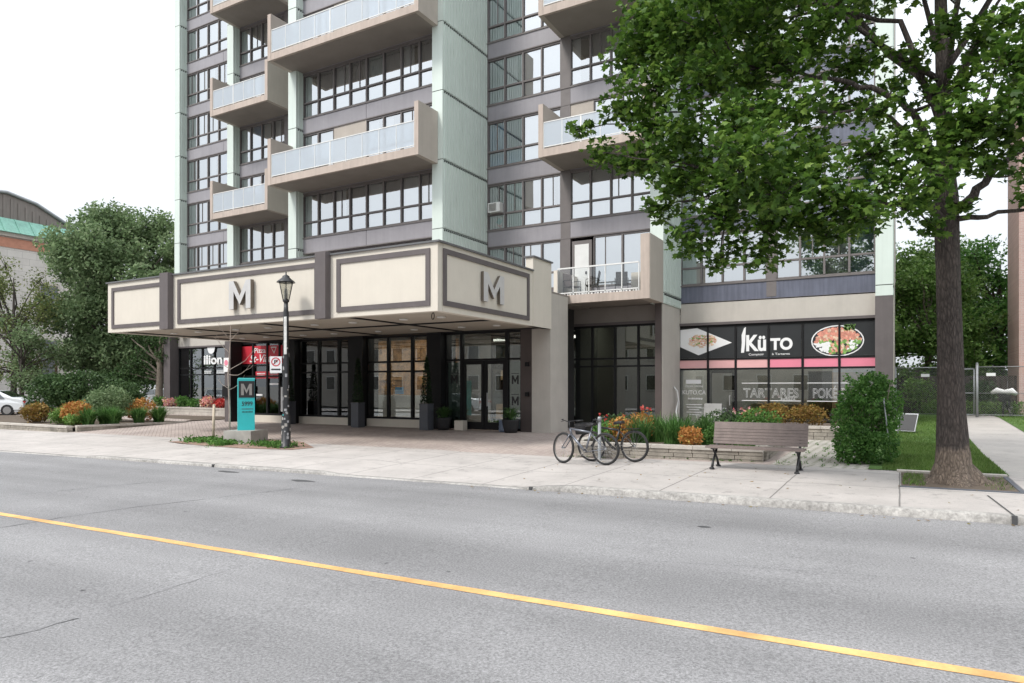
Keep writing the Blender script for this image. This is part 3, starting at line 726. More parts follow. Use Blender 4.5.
ENT=glazed([-15.22,-14.48,-12.5,-11.86],LZ,.02,3.69,[2.64],fw=.06)
for a,b in ((-14.42,-13.50),(-13.47,-12.56)):
    mb=MB(); mb.box(a,a+.11,LZ+.02,LZ+.1,.1,2.6); mb.box(b-.11,b,LZ+.02,LZ+.1,.1,2.6); mb.box(a+.11,b-.11,LZ+.02,LZ+.1,2.46,2.6); mb.box(a+.11,b-.11,LZ+.02,LZ+.1,.1,.3)
    x=b-.16 if a<-14 else a+.16; mb.m=1; mb.box(x-.012,x+.012,LZ-.05,LZ-.02,.9,1.4); mb.build('door',['black','alu'],ENT)
def Mglyph(mb,cu,z0,w_,h,v,d,st=.26,axis='u'):
    """block capital M as a prism; axis u -> faces -v, axis v -> faces +u"""
    s=w_*st
    P2=[(0,0),(s,0),(s,h*.62),(w_/2,h*.14),(w_-s,h*.62),(w_-s,0),(w_,0),(w_,h),(w_-s*.95,h),(w_/2,h*.46),(s*.95,h),(0,h)]
    if axis=='u': pts=[(cu-w_/2+x,v,z0+z) for x,z in P2]; dd=(0,-d,0)
    else: pts=[(v,cu-w_/2+x,z0+z) for x,z in P2]; dd=(d,0,0)
    n=len(pts); i=len(mb.v); ddv=Vector(dd); mb.v+=[tuple(p) for p in pts]+[tuple(Vector(p)+ddv) for p in pts]
    q=[(0,1,2,11),(2,10,11),(2,3,9,10),(3,4,8,9),(4,5,6,7),(4,7,8)]
    for f in q:
        mb.m=0; mb.face(*[i+n+k for k in f]); mb.m=1; mb.face(*[i+k for k in reversed(f)])
    mb.m=1
    for k in range(n): mb.face(i+k,i+(k+1)%n,i+n+(k+1)%n,i+n+k)
for u_,z_ in ((-14.85,1.75),(-12.17,1.72),(-12.17,.95)):
    mb=MB(); Mglyph(mb,u_,z_,.28,.32,LZ+.055,.003,.2); mb.m=0; mb.box(u_-.16,u_+.16,LZ+.05,LZ+.055,z_+.38,z_+.40); mb.build('glass_emblem',['blackp','blackp'],ENT)
mb=MB(); mb.m=0; mb.box(-12.47,-11.9,LZ+.12,LZ+.15,.1,2.55); mb.box(-15.18,-14.55,LZ+.12,LZ+.15,.1,2.55); mb.build('frosted_panel',[M('frosted_green',(.20,.28,.24),.5,.2,1)],ENT)
mb=MB(); mb.box(-11.62,-11.5,21.38,21.5,2.35,2.5); mb.box(-11.62,-11.5,21.38,21.5,1.28,1.43); mb.build('wall_lamp_box','black',T)
for cols,nm in (([-23.07,-21.92,-20.76,-19.95],1),([-19.16,-18.06,-16.84,-15.9],2)):
    glazed(cols,LZ,.32,3.68,[2.24,2.63],fw=.055)
mb=MB(); mb.box(-23.07,-19.96,LZ-.05,LZ+.1,0,.315); mb.box(-19.15,-15.91,LZ-.05,LZ+.1,0,.315); mb.box(-27.04,-23.81,LZ-.05,LZ+.1,0,.315); mb.build('stall_riser','cream',T)
# lobby interior
mb=MB(); mb.m=0
for i in range(22):
    for j in range(14):
        u=-26.6+i*.46+rnd.uniform(-.02,.02); z=.9+j*.2; o_=rnd.uniform(0,.12); mb.m=0
        mb.box(u,u+.45,24.2-o_,24.4,z,z+.19)
mb.m=1; mb.box(-25.0,-22.0,23.3,23.7,0,1.2); mb.box(-20.6,-17.0,23.3,23.7,0,1.25); mb.box(-16.9,-16.4,23.2,23.6,0,.9)
mb.m=2; mb.box(-27,-11.4,25.5,25.6,0,4.6); mb.box(-27,-11.4,21.92,25.6,3.85,3.9); 
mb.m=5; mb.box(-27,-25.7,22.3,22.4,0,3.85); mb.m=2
mb.m=3; mb.box(-19.0,-18.6,23.2,23.28,1.3,1.6)
mb.build('lobby_interior',['stone','counter','inner','cb','cream','innerd'],T)
mb=MB(); mb.m=0; mb.box(-14.5,-12.6,24.2,24.5,.3,.9); mb.box(-14.4,-12.6,24.4,24.6,1.9,2.3); mb.m=1; mb.box(-15.6,-11.5,25.3,25.4,0,3.8); mb.build('lobby_wall',['wood','inner'],T)
for a,b,c,d_ in ((-23.2,-20.2,22.2,23.0),(-18.8,-16.2,22.2,23.0),(-14.8,-12.2,22.4,23.4)):
    mb=MB(); mb.box(a,b,c,d_,3.80,3.84); mb.build('ceiling_glow_panel','cglow',T)
for a,b in ((-7.2,-5.4),(-4.6,-2.6),(-2.2,-1.0)):
    mb=MB(); mb.box(a,b,28.6,29.4,4.40,4.44); mb.build('ceiling_glow_panel','cglow',T)  # glowing panels added to lift the right shop's interior
mb=MB(); mb.box(-39,-34,28.2,29.2,4.4,4.44); mb.build('ceiling_glow_panel','cglow',T)
# pizza shop bay
PZ=glazed([-27.0,-26.1,-25.15,-24.35,-23.8],LZ,.32,3.68,[2.1,2.6],fw=.045)
mb=MB(); mb.box(-26.95,-23.83,LZ+.035,LZ+.05,2.68,3.5); mb.box(-25.95,-25.2,LZ+.035,LZ+.05,2.0,2.32); mb.box(-25.1,-24.4,LZ+.035,LZ+.05,2.0,2.32); mb.build('sign_panel','red',PZ)
text('shop_lettering','Pizza',PZ,(-25.65,LZ+.03,3.18),.24,'wt',width=.75,bold=.01); text('shop_lettering','St-Viateur',PZ,(-25.25,LZ+.03,2.76),.36,'wt',width=2.2,bold=.014,shear=.35)
mb=MB(); mb.prism([(-24.95,LZ+.03,3.44),(-24.55,LZ+.03,3.44),(-24.72,LZ+.03,3.12)],(0,.004,0)); mb.m=1; mb.prism([(-24.88,LZ+.024,3.39),(-24.62,LZ+.024,3.39),(-24.73,LZ+.024,3.2)],(0,.003,0)); mb.build('slice_logo',['wt','red'],PZ)
smallprint('small_print',PZ,(-25.58,LZ+.03,2.19),.55,.06,'wt',2); smallprint('small_print',PZ,(-24.75,LZ+.03,2.19),.55,.06,'wt',2)
mb=MB(); mb.box(-25.0,-24.4,LZ+.03,LZ+.04,1.7,1.78); mb.box(-25.9,-25.5,LZ+.03,LZ+.04,1.2,1.28); mb.box(-24.28,-24.0,LZ+.02,LZ+.04,.5,1.6); mb.build('window_notice','wt',PZ)
# far left shop
IL=glazed([-39.75,-38.58,-37.47,-36.33,-35.14,-33.9,-32.7,-31.5],27.2,.1,4.03,[2.35,2.75],fw=.04,glass=glassmat('left_shop_glass',(.72,.78,.78),.24))
mb=MB(); mb.m=0; mb.box(-39.75,-27.2,27.15,27.4,4.13,4.95); mb.m=1; mb.box(-39.75,-27.2,27.1,27.4,4.03,4.128); mb.m=2; mb.box(-40.4,-39.76,26.6,27.69,0,4.74); mb.build('fascia_band',['beige','trim','trim'],T)
text('shop_lettering','ilion',IL,(-36.4,27.17,3.0),.56,'wt',width=1.7,bold=.03)
mb=MB(); c=(-36.55,3.9)
for i,(dx,h,r_) in enumerate(((-.28,.35,.10),(-.1,.5,.12),(.08,.42,.1),(.24,.3,.1))): mb.prism(ell(c[0]+dx,c[1]+h*.4,r_,.22,27.165)[::-1],(0,.003,0))
mb.prism(ell(c[0],c[1]-.06,.3,.22,27.16)[::-1],(0,.003,0)); mb.build('emblem','wt',IL)
smallprint('small_print',IL,(-36.9,27.17,2.52),.7,.06,'wt',2); smallprint('small_print',IL,(-35.7,27.17,2.52),.8,.06,'wt',2)
mb=MB(); mb.m=0; mb.box(-39.7,-31.5,31.0,31.1,0,4.5); mb.m=1; pleat(mb,-39.6,-38.7,27.5,.1,3.9,1); mb.m=1; mb.box(-37.2,-35.3,28.2,28.25,.6,2.3); mb.m=0; mb.box(-39.7,-31.5,27.4,31,4.5,4.55); mb.build('shop_interior',['inner','ct'],T)
mb=MB(); mb.box(-35.0,-34.2,27.08,27.12,.3,1.0); mb.build('window_notice','wt',IL)
# notice box and small sign on the dark column
mb=MB(); mb.box(-27.20,-26.84,20.87,20.94,2.3,2.95); mb.m=1; mb.prism(ell(-27.02,2.72,.13,.13,20.866)[::-1],(0,.003,0)); mb.m=2; mb.box(-27.24,-26.84,20.82,20.94,1.15,1.65); mb.build('column_notice',['wt','pinkr','black'],T)
# ---------------------------------------------------------------- canopy (part of the tower) 
zb,zt=3.64,5.46
mb=MB(); mb.m=0
mb.box(-25.72,-10.62,14.72,14.95,zb,zt); mb.box(-10.84,-10.6,14.951,21.4,zb,zt); mb.box(-25.72,-25.5,14.951,21.4,zb,zt)
mb.box(-10.86,-10.585,20.05,21.42,zb-.0,5.93)
mb.m=1; mb.box(-25.78,-10.54,14.66,14.99,zt,zt+.05); mb.box(-10.88,-10.54,14.991,20.05,zt,zt+.05); mb.box(-25.78,-25.45,14.991,21.4,zt,zt+.05); mb.box(-10.92,-10.53,20.0,21.46,5.93,5.98)
mb.m=2; mb.box(-25.5,-10.85,14.951,21.54,5.0,5.12); mb.m=3; mb.box(-25.5,-10.85,14.96,21.54,3.76,3.80)
CAN=mb.build('canopy',['cream','flash','balcu','black'],T)
def frame_rect(a,b,z0,z1,w_=.13):
    mb=MB(); v=14.72
    mb.box(a,b,v-.035,v,z0,z0+w_); mb.box(a,b,v-.035,v,z1-w_,z1); mb.box(a,a+w_,v-.036,v,z0+w_,z1-w_); mb.box(b-w_,b,v-.036,v,z0+w_,z1-w_)
    mb.build('fascia_frame','trim',CAN)
frame_rect(-25.45,-22.36,3.78,5.28); frame_rect(-21.55,-14.94,3.78,5.30,.14); frame_rect(-14.2,-10.86,3.79,5.32,.14)
mb=MB(); u=-10.6; w_=.14; a,b,z0,z1=14.93,19.78,3.80,5.33
mb.box(u,u+.035,a,b,z0,z0+w_); mb.box(u,u+.035,a,b,z1-w_,z1); mb.box(u,u+.036,a,a+w_,z0+w_,z1-w_); mb.box(u,u+.036,b-w_,b,z0+w_,z1-w_); mb.build('fascia_frame','trim',CAN)
for a,b in ((-22.26,-21.80),(-14.87,-14.45)):
    mb=MB(); mb.box(a,b,14.5,14.72,zb-.03,zt+.09); mb.build('fascia_divider','trim',CAN)
mb=MB(); Mglyph(mb,-18.2,4.10,1.02,.90,14.68,.13,.22); mb.build('sign_letter',['letter','lettersd'],CAN)
mb=MB(); Mglyph(mb,17.40,4.12,1.18,.86,-10.58,.09,.21,axis='v'); mb.build('sign_letter',['letter','lettersd'],CAN)
ug=[-25.45,-22.0,-18.1,-14.2,-10.88]; vg=[14.99,18.0,21.35]
for i in range(4):
    for j in range(2):
        a,b=ug[i]+.09,ug[i+1]-.09; c,d_=vg[j]+.06,vg[j+1]-.09
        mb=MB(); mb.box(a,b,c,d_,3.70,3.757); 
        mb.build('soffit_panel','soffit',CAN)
        for q in (.3,.75):
            x=a+(b-a)*q; y=(c+d_)/2; l=MB(); l.lathe((x,y,3.66),[(.13,0),(.14,.037)],16); l.build('downlight','white',CAN)
mb=MB()
for u in ug: mb.box(u-.09,u+.09,14.96,21.4,3.672,3.695)
for v in (14.99,18.0,21.3): 
    for a,b in zip(ug[:-1],ug[1:]): mb.box(a+.091,b-.091,v-.02 if v<15 else v-.11,v+.11,3.672,3.695)
mb.build('soffit_groove','black',CAN)
mb=MB(); mb.torus((-11.2,15.3,3.58),.09,.012,(0.6,1,0)); mb.build('hook','black',CAN)
# ---------------------------------------------------------------- vegetation helpers
def leaf_at(mb,p,size,shape='o',flat=.5,dirv=None,r=rnd):
    """one leaf, a small island; shape o oval, m maple"""
    nrm=Vector((r.gauss(0,1),r.gauss(0,1),r.gauss(0,1)+flat*3)).normalized()
    t=nrm.orthogonal().normalized(); t.rotate(Matrix.Rotation(r.uniform(0,6.28),3,nrm)); b=nrm.cross(t)
    s=size*r.uniform(.7,1.25)
    if shape=='o': pts=((0,0),(.32,.35),(0,1),(-.32,.35))
    elif shape=='n': pts=((-.12,0),(.12,0),(0,1.3))
    else: pts=((0,.0),(.25,-.08),(.5,.12),(.36,.3),(.52,.62),(.22,.58),(0,1.0),(-.22,.58),(-.52,.62),(-.36,.3),(-.5,.12),(-.25,-.08))
    i=len(mb.v)
    for x,y in pts:
        q=p+t*(x*s)+b*(y*s)-nrm*(abs(x)*s*.35+y*y*s*.15); mb.v.append((q.x,q.y,q.z))
    if shape=='m':
        for f in ((0,1,2,3,),(0,3,4,5,6),(0,6,7,8,9),(0,9,10,11)): mb.face(*[i+k for k in f])
    else: mb.face(*range(i,i+len(pts)))
def rvec(r=rnd):
    while True:
        p=Vector((r.uniform(-1,1),r.uniform(-1,1),r.uniform(-1,1)))
        if p.length<=1: return p
def limb(mb,a,b,r0,r1,wig=.08,n=6,seg=6,sag=0):
    a=Vector(a);b=Vector(b); L=(b-a).length; pts=[];rad=[]
    w1=Vector((rnd.gauss(0,1),rnd.gauss(0,1),rnd.gauss(0,.6)))*wig*L
    for i in range(seg+1):
        t=i/seg; p=a.lerp(b,t)+w1*math.sin(PI*t)*.6+Vector((0,0,sag*L*math.sin(PI*t)))
        if 0<i<seg: p+=Vector((rnd.gauss(0,1),rnd.gauss(0,1),rnd.gauss(0,1)))*wig*L*.12
        pts.append(p); rad.append(r0+(r1-r0)*t)
    mb.tube(pts,rad,n,cap=True); return pts
def crown_clump(lm,tm,c,rad,n,size,shape,src=None,flat=.5,twigs=7,tr=.012,jitter=.18):
    c=Vector(c); rad=Vector(rad) if hasattr(rad,'__len__') else Vector((rad,rad,rad))
    tips=[]
    for i in range(twigs):
        d=rvec(); d=d.normalized()*(.55+.45*rnd.random()); e=c+Vector((d.x*rad.x,d.y*rad.y,d.z*rad.z))
        pts=limb(tm,src if src is not None and i<2 else c+Vector((0,0,-rad.z*.2)),e,tr,tr*.25,.1,4,4); tips+=pts[1:]
    for i in range(n):
        if rnd.random()<.62:
            p=rnd.choice(tips)+rvec()*(min(rad)*jitter*2.2)
        else:
            d=rvec(); d=d*(d.length**-.45 if d.length>.05 else 1); p=c+Vector((d.x*rad.x,d.y*rad.y,d.z*rad.z))
        leaf_at(lm,p,size,shape,flat)
def simple_tree(name,base,h,trunk_r,clumps,leafm,barkm,label,cat='tree',group=None,nleaf=500,size=.2,shape='o',fork=.35,lean=(0,0),twig=.02,flat=.4,twigs=7):
    base=Vector(base); t=thing(name,base,label,cat,group)
    tm=MB(); top=base+Vector((lean[0],lean[1],h*.8)); f=base.lerp(top,fork)
    tp=[base+Vector((0,0,-.1)),base+Vector((0,0,.25)),f,base.lerp(top,.65),top]
    tm.tube(tp,[trunk_r*1.5,trunk_r*1.05,trunk_r*.8,trunk_r*.5,trunk_r*.15],10)
    lm=MB()
    for (x,y,z,r_) in clumps:
        c=Vector((x,y,z)); k=min(1,max(.0,(z-base.z)/(h)-.25)); st=f.lerp(top,k*.8)
        limb(tm,st,c,trunk_r*.35,.02,.08,6,6)
        n=int(nleaf*(r_*r_)); crown_clump(lm,tm,c,(r_,r_,r_*.8),n,size,shape,None,flat,twigs,twig)
    tm.build('trunk',barkm,t); lm.build('crown',leafm,t); return t
# ---------------------------------------------------------------- street maple
def maple():
    base=Vector((.80,13.9,gz(.75,13.9))); t=thing('maple_tree',base,'large street maple with dark trunk and dense green crown over the sidewalk','tree')
    tm=MB(); z=base.z
    # trunk with buttress flare
    n=30; rings=[(-.05,.40),(.05,.355),(.12,.315),(.22,.285),(.35,.262),(.55,.245),(.8,.232),(1.3,.210),(2.2,.190),(3.2,.180),(4.2,.178),(4.9,.185),(5.4,.135),(6.5,.115),(8,.095),(10,.07),(12,.04)]
    i0=len(tm.v)
    for k,(dz,rr) in enumerate(rings):
        for j in range(n):
            a=2*PI*j/n; fl=max(0,(.7-dz))/.7
            f=1+.26*fl*fl*math.sin(a*4+.8)+.05*math.sin(a*9+k*1.7)+.02*math.sin(a*15+k*3.1)
            if dz<.3: f*=1+.40*max(0,math.cos(a+.15))**2*fl
            tm.v.append((base.x+rr*f*math.cos(a)-dz*.022,base.y+rr*f*math.sin(a)+.02*math.sin(dz),z+dz))
    for k in range(len(rings)-1):
        tm.m=1 if rings[k+1][0]<=.36 else 0
        for j in range(n): a=i0+k*n+j; b=i0+k*n+(j+1)%n; tm.face(a,b,b+n,a+n,smooth=True)
    tm.m=0
    def at(dz): return Vector((base.x-dz*.022,base.y,z+dz))
    mains=[]
    # limb targets: world positions of crown masses
    cl=[]
    def px(x,y,d):   # a point seen at (x,y) of the photograph, d metres deep
        th=R(29.6); c,s=math.cos(th),math.sin(th); xx=(x-512)/682.7
        return Vector((d*(xx*c-s),d*(c+xx*s),1.65+(386-y)/682.7*d))
    spec=[ # x, y, depth, radius
     (645,35,12.2,.62),(690,30,11.5,.7),(735,25,12.5,.7),(625,62,12.6,.45),(655,85,11.8,.6),(620,108,12.6,.42),(645,125,12.2,.5),(600,152,12.6,.34),(632,160,12.3,.42),
     (700,80,11.2,.65),(745,75,12.2,.65),(690,130,11.4,.65),(735,125,10.8,.65),(680,175,11.6,.55),(665,205,11.8,.4),(655,165,12.6,.4),
     (780,60,11.6,.65),(800,110,11.0,.6),(770,160,10.2,.6),(815,170,10.2,.55),(735,185,11.0,.62),(715,215,11.2,.55),(690,240,11.4,.42),(720,255,11.4,.36),
     (765,225,10.8,.55),(800,215,10.6,.5),(760,255,10.9,.34),(840,200,10.0,.5),(825,235,10.6,.36),(860,215,9.8,.42),(780,190,9.6,.5),(745,150,9.6,.55),
     (850,60,12.0,.6),(845,105,12.6,.5),(820,25,11.4,.55),(880,110,11.0,.36),(870,150,10.4,.42),(895,175,10.2,.4),(905,205,10.0,.4),(930,185,9.6,.38),
     (925,95,12.0,.28),(945,125,10.0,.42),(975,115,9.6,.5),(1005,130,9.8,.5),(1015,60,9.8,.5),(1035,105,9.6,.6),(1030,165,10.0,.4),(990,160,10.4,.36),(965,155,9.8,.36),(935,225,10.6,.26),(960,205,10.6,.24),(1050,60,10,.6),(1045,190,11,.4),
     (930,150,10.2,.36),(958,85,10.4,.36),(915,55,11.6,.34),(905,140,11,.34),(950,30,10.4,.36),(985,35,10.6,.36),(895,85,11.6,.26),(1010,20,10,.4),(580,130,12.8,.26),(700,60,13.5,.7),(760,110,13.6,.7),(700,170,13.4,.6),(760,195,12.8,.6),(815,150,13.0,.5),(660,50,13.8,.6),(660,10,12,.7),(760,-5,11.5,.75),(705,-10,11,.7)]
    for x,y,d,r_ in spec: cl.append((px(x,y,d),r_,1))
    # masses above the frame
    for i in range(64):
        a=rnd.uniform(0,2*PI); rr=rnd.uniform(.5,5.6); zz=rnd.uniform(8.7,13.5); k=1-max(0,(zz-9)/6)
        p=Vector((base.x-.4+rr*math.cos(a)*k,base.y+rr*math.sin(a)*k*.9,zz)); 
        if p.y<10: continue
        cl.append((p,rnd.uniform(.65,1.0),0))
    # visible main limbs, then secondary limbs to each mass
    starts=[]
    def main(dz,pts,r0):
        P_=[at(dz)]+[Vector(p) for p in pts]; rad=[r0*(1-.75*i/(len(P_)-1)) for i in range(len(P_))]
        # smooth by subdividing
        Q=[];RR=[]
        for i in range(len(P_)-1):
            for s_ in range(4):
                t_=s_/4; Q.append(P_[i].lerp(P_[i+1],t_)+Vector((rnd.gauss(0,.02),rnd.gauss(0,.02),rnd.gauss(0,.02)))); RR.append(rad[i]+(rad[i+1]-rad[i])*t_)
        Q.append(P_[-1]); RR.append(rad[-1]); tm.tube(Q,RR,8); starts.extend(Q[2:])
    main(4.4,[px(925,198,11.0),px(890,205,11.0),px(850,196,10.9),px(800,188,10.8),px(745,180,11)],.075)
    main(5.0,[px(915,112,11.2),px(880,92,11.3),px(840,80,11.5),px(790,70,11.8),px(730,65,12)],.065)
    main(4.9,[px(905,128,11.3),px(875,108,11.4),px(835,112,11.6),px(770,108,11.8)],.05)
    main(4.7,[px(965,205,11.2),px(990,175,11.1),px(1020,150,11.0),px(1060,120,11)],.095)
    main(4.55,[px(975,218,11.3),px(1020,210,11.2),px(1080,205,11)],.055)
    main(6.2,[px(965,60,11.2),px(985,25,11.2),px(1010,-20,11.1)],.065)
    main(5.6,[px(965,150,11.4),px(985,95,11.6),px(1010,30,11.8)],.05)
    main(6.0,[px(900,20,12),px(820,10,12.5),px(740,30,13)],.06)
    main(6.5,[at(9)+Vector((-1.5,.8,0)),at(10)+Vector((-3,1.2,.6))],.06); main(7,[at(9.5)+Vector((1.4,.8,0)),at(11)+Vector((3,1.0,.6))],.06)
    main(6.6,[at(8.6)+Vector((.3,-1.4,0)),at(9.8)+Vector((.4,-3,.3))],.055); main(7.2,[at(9.6)+Vector((-.3,1.6,0)),at(10.8)+Vector((-.4,3.4,.3))],.055)
    main(6.9,[at(8.2)+Vector((-1.8,-1.2,0)),at(9.1)+Vector((-3.6,-1.8,.3))],.055)
    lm=MB()
    for c,r_,vis in cl:
        s_=min(starts,key=lambda q:(q-c).length+(.6 if q.z>c.z+.6 else 0))
        limb(tm,s_,c,.022 if vis else .03,.009,.1,5,6)
        crown_clump(lm,tm,c,(r_*1.1,r_*1.1,r_*.78),int((1120 if vis else 480)*r_*r_),.112 if vis else .15,'m',None,.55,9 if vis else 6,.008,.2)
    tm.build('trunk',['mbark','mbark'],t); lm.build('crown','maple',t)
maple()
# tree pit
mb=MB(); zp=gz(.8,14)
def gq(mb,u0,u1,v0,v1,dz,th=None):
    if th is None: mb.poly([(u0,v0,gz(u0,v0)+dz),(u1,v0,gz(u1,v0)+dz),(u1,v1,gz(u1,v1)+dz),(u0,v1,gz(u0,v1)+dz)])
    else: mb.prism([(u0,v0,gz(u0,v0)-.02),(u1,v0,gz(u1,v0)-.02),(u1,v1,gz(u1,v1)-.02),(u0,v1,gz(u0,v1)-.02)],(0,0,th+.02))
gq(mb,.02,1.62,13.15,15.15,.008); struct('tree_pit_soil',mb,'soil')
mb=MB(); mb.m=0; gq(mb,.0,1.70,13.05,13.14,0,.014); mb.m=1; gq(mb,-.05,1.70,15.16,15.36,0,.04); mb.m=0; gq(mb,1.63,1.70,13.15,15.15,0,.014)
tag(mb.build('tree_pit_edging',[M('dark_edging',(.10,.11,.13),.7,.2,4),'stonecap'],base=(.8,14.1,zp)),'low concrete and dark metal edging framing the soil around the maple trunk','tree pit')
# ---------------------------------------------------------------- bench
def bench():
    u0,u1=-3.47,-1.60; v=14.2; z=gz(-2.5,14.4); t=thing('park_bench',((u0+u1)/2,14.5,z),'slatted brown wooden bench with black crossed iron legs on the sidewalk','bench')
    s=MB()
    for i in range(5): y=14.12+i*.095; s.box(u0,u1,y,y+.08,z+.425,z+.46)
    s.build('seat','bench',t)
    b=MB()
    for i in range(6):
        zz=z+.49+i*.062; y=14.60+i*.018; b.obox(((u0+u1)/2+.04,y,zz+.026),u1-u0-.04,.028,.058,rx=-.28)
    b.obox(((u0+u1)/2+.04,14.71,z+.49+6*.062+.03),u1-u0-.04,.032,.09,rx=-.28)
    b.build('backrest','bench',t)
    for x in (u0+.14,u1-.12):
        l=MB()
        l.tube([(x,14.13,z+.03),(x,14.22,z+.16),(x,14.42,z+.30),(x,14.58,z+.44),(x,14.66,z+.62),(x,14.73,z+.86)],[.028,.024,.024,.026,.022,.018],8)
        l.tube([(x,14.68,z+.03),(x,14.58,z+.16),(x,14.38,z+.30),(x,14.20,z+.42)],[.028,.024,.024,.024],8)
        l.box(x-.03,x+.03,14.12,14.62,z+.40,z+.424)
        for y in (14.12,14.69): l.lathe((x,y,z+.005),[(.055,0),(.05,.02),(.028,.04)],10)
        l.build('leg','iron',t)
bench()
# ---------------------------------------------------------------- bicycles
def bicycle(label,loc,rz,frame,steer=0,basket=False,group=None,wr=.36,rack=False):
    """local frame: bicycle points along -X, ground z=0"""
    wb=1.14; xf,xr=-wb/2,wb/2
    zf_=gz(loc[0]+xf*math.cos(rz),loc[1]+xf*math.sin(rz)); zr_=gz(loc[0]+xr*math.cos(rz),loc[1]+xr*math.sin(rz))   # both tyres on the sloping pavement
    loc=(loc[0],loc[1],(zf_+zr_)/2 if loc[1]<20 else loc[2])
    t=thing('bicycle',loc,label,'bicycle',group,rz,local=True)
    if loc[1]<20: t.rotation_euler=(0,-math.atan2(zr_-zf_,wb),rz)
    def rot(p,a=steer):
        # rotate point about the steering axis
        ax=Vector((.30,0,.95)).normalized(); o=Vector((xf+.05,0,wr)); return o+Matrix.Rotation(a,3,ax)@(Vector(p)-o)
    for x,st in ((xf,steer),(xr,0)):
        f=(lambda p:rot(p)) if st else (lambda p:Vector(p))
        ty=MB(); ax=Vector((0,1,0)); c=Vector((x,0,wr))
        if st: ax=(rot((x,1,wr))-rot((x,0,wr))); c=rot(c)
        ty.torus(c,wr-.030,.030,ax,40,8); wh=ty.build('wheel','tyre',t)
        r_=MB(); r_.torus(c,wr-.052,.012,ax,40,6); r_.build('rim','chrome',wh)
        sp=MB(); u=ax.normalized().orthogonal().normalized(); w2=ax.normalized().cross(u)
        for i in range(20):
            a=2*PI*i/20; sp.tube([c+ax.normalized()*(.025 if i%2 else -.025),c+(u*math.cos(a)+w2*math.sin(a))*(wr-.05)],.0016,3,False)
        sp.tube([c-ax.normalized()*.045,c+ax.normalized()*.045],.022,10); sp.build('spokes','rim',wh)
    fr=MB(); bb=(.04,0,.28); st_=(.20,0,.72); ht=(-.36,0,.80); hb=(-.33,0,.66); ra=(xr,0,wr)
    fr.tube([bb,st_],.024,8); fr.tube([st_,ht],.024,8); fr.tube([bb,hb],.031,8); fr.tube([hb,ht],.026,8); fr.tube([st_,(.235,0,.86)],.013,8)
    for s_ in (-1,1):
        fr.tube([(.06,s_*.03,.28),(xr,s_*.055,wr)],.010,6); fr.tube([(.20,s_*.02,.70),(xr,s_*.055,wr)],.009,6)
    fr.build('frame',frame,t)
    fk=MB()
    for s_ in (-1,1): fk.tube([rot((-.33,s_*.05,.66)),rot((-.40,s_*.055,.55)),rot((xf,s_*.055,wr))],.013,6)
    fk.tube([rot((-.33,-.06,.66)),rot((-.33,.06,.66))],.018,6); fk.build('fork',frame,t)
    hbm=MB(); hbm.tube([rot((-.37,0,.80)),rot((-.40,0,.95))],.014,6); hbm.tube([rot((-.30,-.31,1.0)),rot((-.40,-.18,.99)),rot((-.43,0,.96)),rot((-.40,.18,.99)),rot((-.30,.31,1.0))],.012,6)
    for s_ in (-1,1): hbm.tube([rot((-.38,s_*.2,.985)),rot((-.26,s_*.31,1.0))],.018,6)
    for s_ in (-1,1): hbm.tube([rot((-.42,s_*.15,.97)),rot((-.38,s_*.26,.95))],.006,4)
    hbm.build('handlebar','bblk',t)
    sa=MB(); i0=len(sa.v)
    prof=[(-.04,.02,.0),(.02,.03,.01),(.10,.055,.015),(.17,.085,.02),(.21,.08,.02)]
    for x,wd,dz in prof:
        for y,zz in ((-wd,-.03),(-wd*.8,.01),(0,.025),(wd*.8,.01),(wd,-.03),(0,-.045)): sa.v.append((x+.10,y,.89+dz+zz))
    for k in range(4):
        for j in range(6): a=i0+k*6+j; b=i0+k*6+(j+1)%6; sa.face(a,b,b+6,a+6,smooth=True)
    sa.face(*[i0+k for k in range(5,-1,-1)]); sa.face(*[i0+24+k for k in range(6)]); sa.build('saddle','bblk',t)
    cr=MB(); cr.torus((.04,-.05,.28),.085,.006,(0,1,0),24,4); cr.tube([(.04,-.06,.28),(.04,.06,.28)],.025,8); cr.tube([(.04,-.075,.28),(-.09,-.08,.17)],.009,5); cr.tube([(.04,.075,.28),(.17,.08,.39)],.009,5)
    cr.obox((-.09,-.125,.17),.09,.08,.02); cr.obox((.17,.125,.39),.09,.08,.02)
    for z_ in (.365,.20): cr.tube([(.04,-.05,z_),(xr,-.05,wr+(.035 if z_>.3 else -.035))],.004,4)
    cr.build('crank','chrome',t)
    if rack:
        rk=MB(); rk.box(.30,.72,-.06,.06,.74,.755)
        for s_ in (-1,1): rk.tube([(.62,s_*.07,.74),(xr,s_*.07,wr)],.006,4)
        rk.build('rear_rack','bblk',t)
    # mudguard
    if basket:
        b=MB(); o=Vector((-.74,0,.66))
        def q(x,y,z): return rot(o+Vector((x,y,z)))
        for k in range(7):
            z=.0+k*.04; e=.13+.02*k/6; f=.17+.02*k/6; P_=[q(-e,-f,z),q(e,-f,z),q(e,f,z),q(-e,f,z),q(-e,-f,z)]; b.tube(P_,.006,4)
        for s_ in (-1,1): b.poly([q(s_*.13,-.17,0),q(s_*.13,.17,0),q(s_*.15,.19,.24),q(s_*.15,-.19,.24)]); b.poly([q(-.13,s_*.17,0),q(.13,s_*.17,0),q(.15,s_*.19,.24),q(-.15,s_*.19,.24)])
        for k in range(9):
            t_=k/8; 
            for s_ in (-1,1):
                b.tube([q(-.13+.26*t_,s_*.17,0),q(-.15+.30*t_,s_*.19,.24)],.005,4); b.tube([q(s_*.13,-.17+.34*t_,0),q(s_*.15,-.19+.38*t_,.24)],.005,4)
            b.tube([q(-.13+.26*t_,-.17,0),q(-.13+.26*t_,.17,0)],.005,4)
        b.build('basket','bblk',t)
    return t
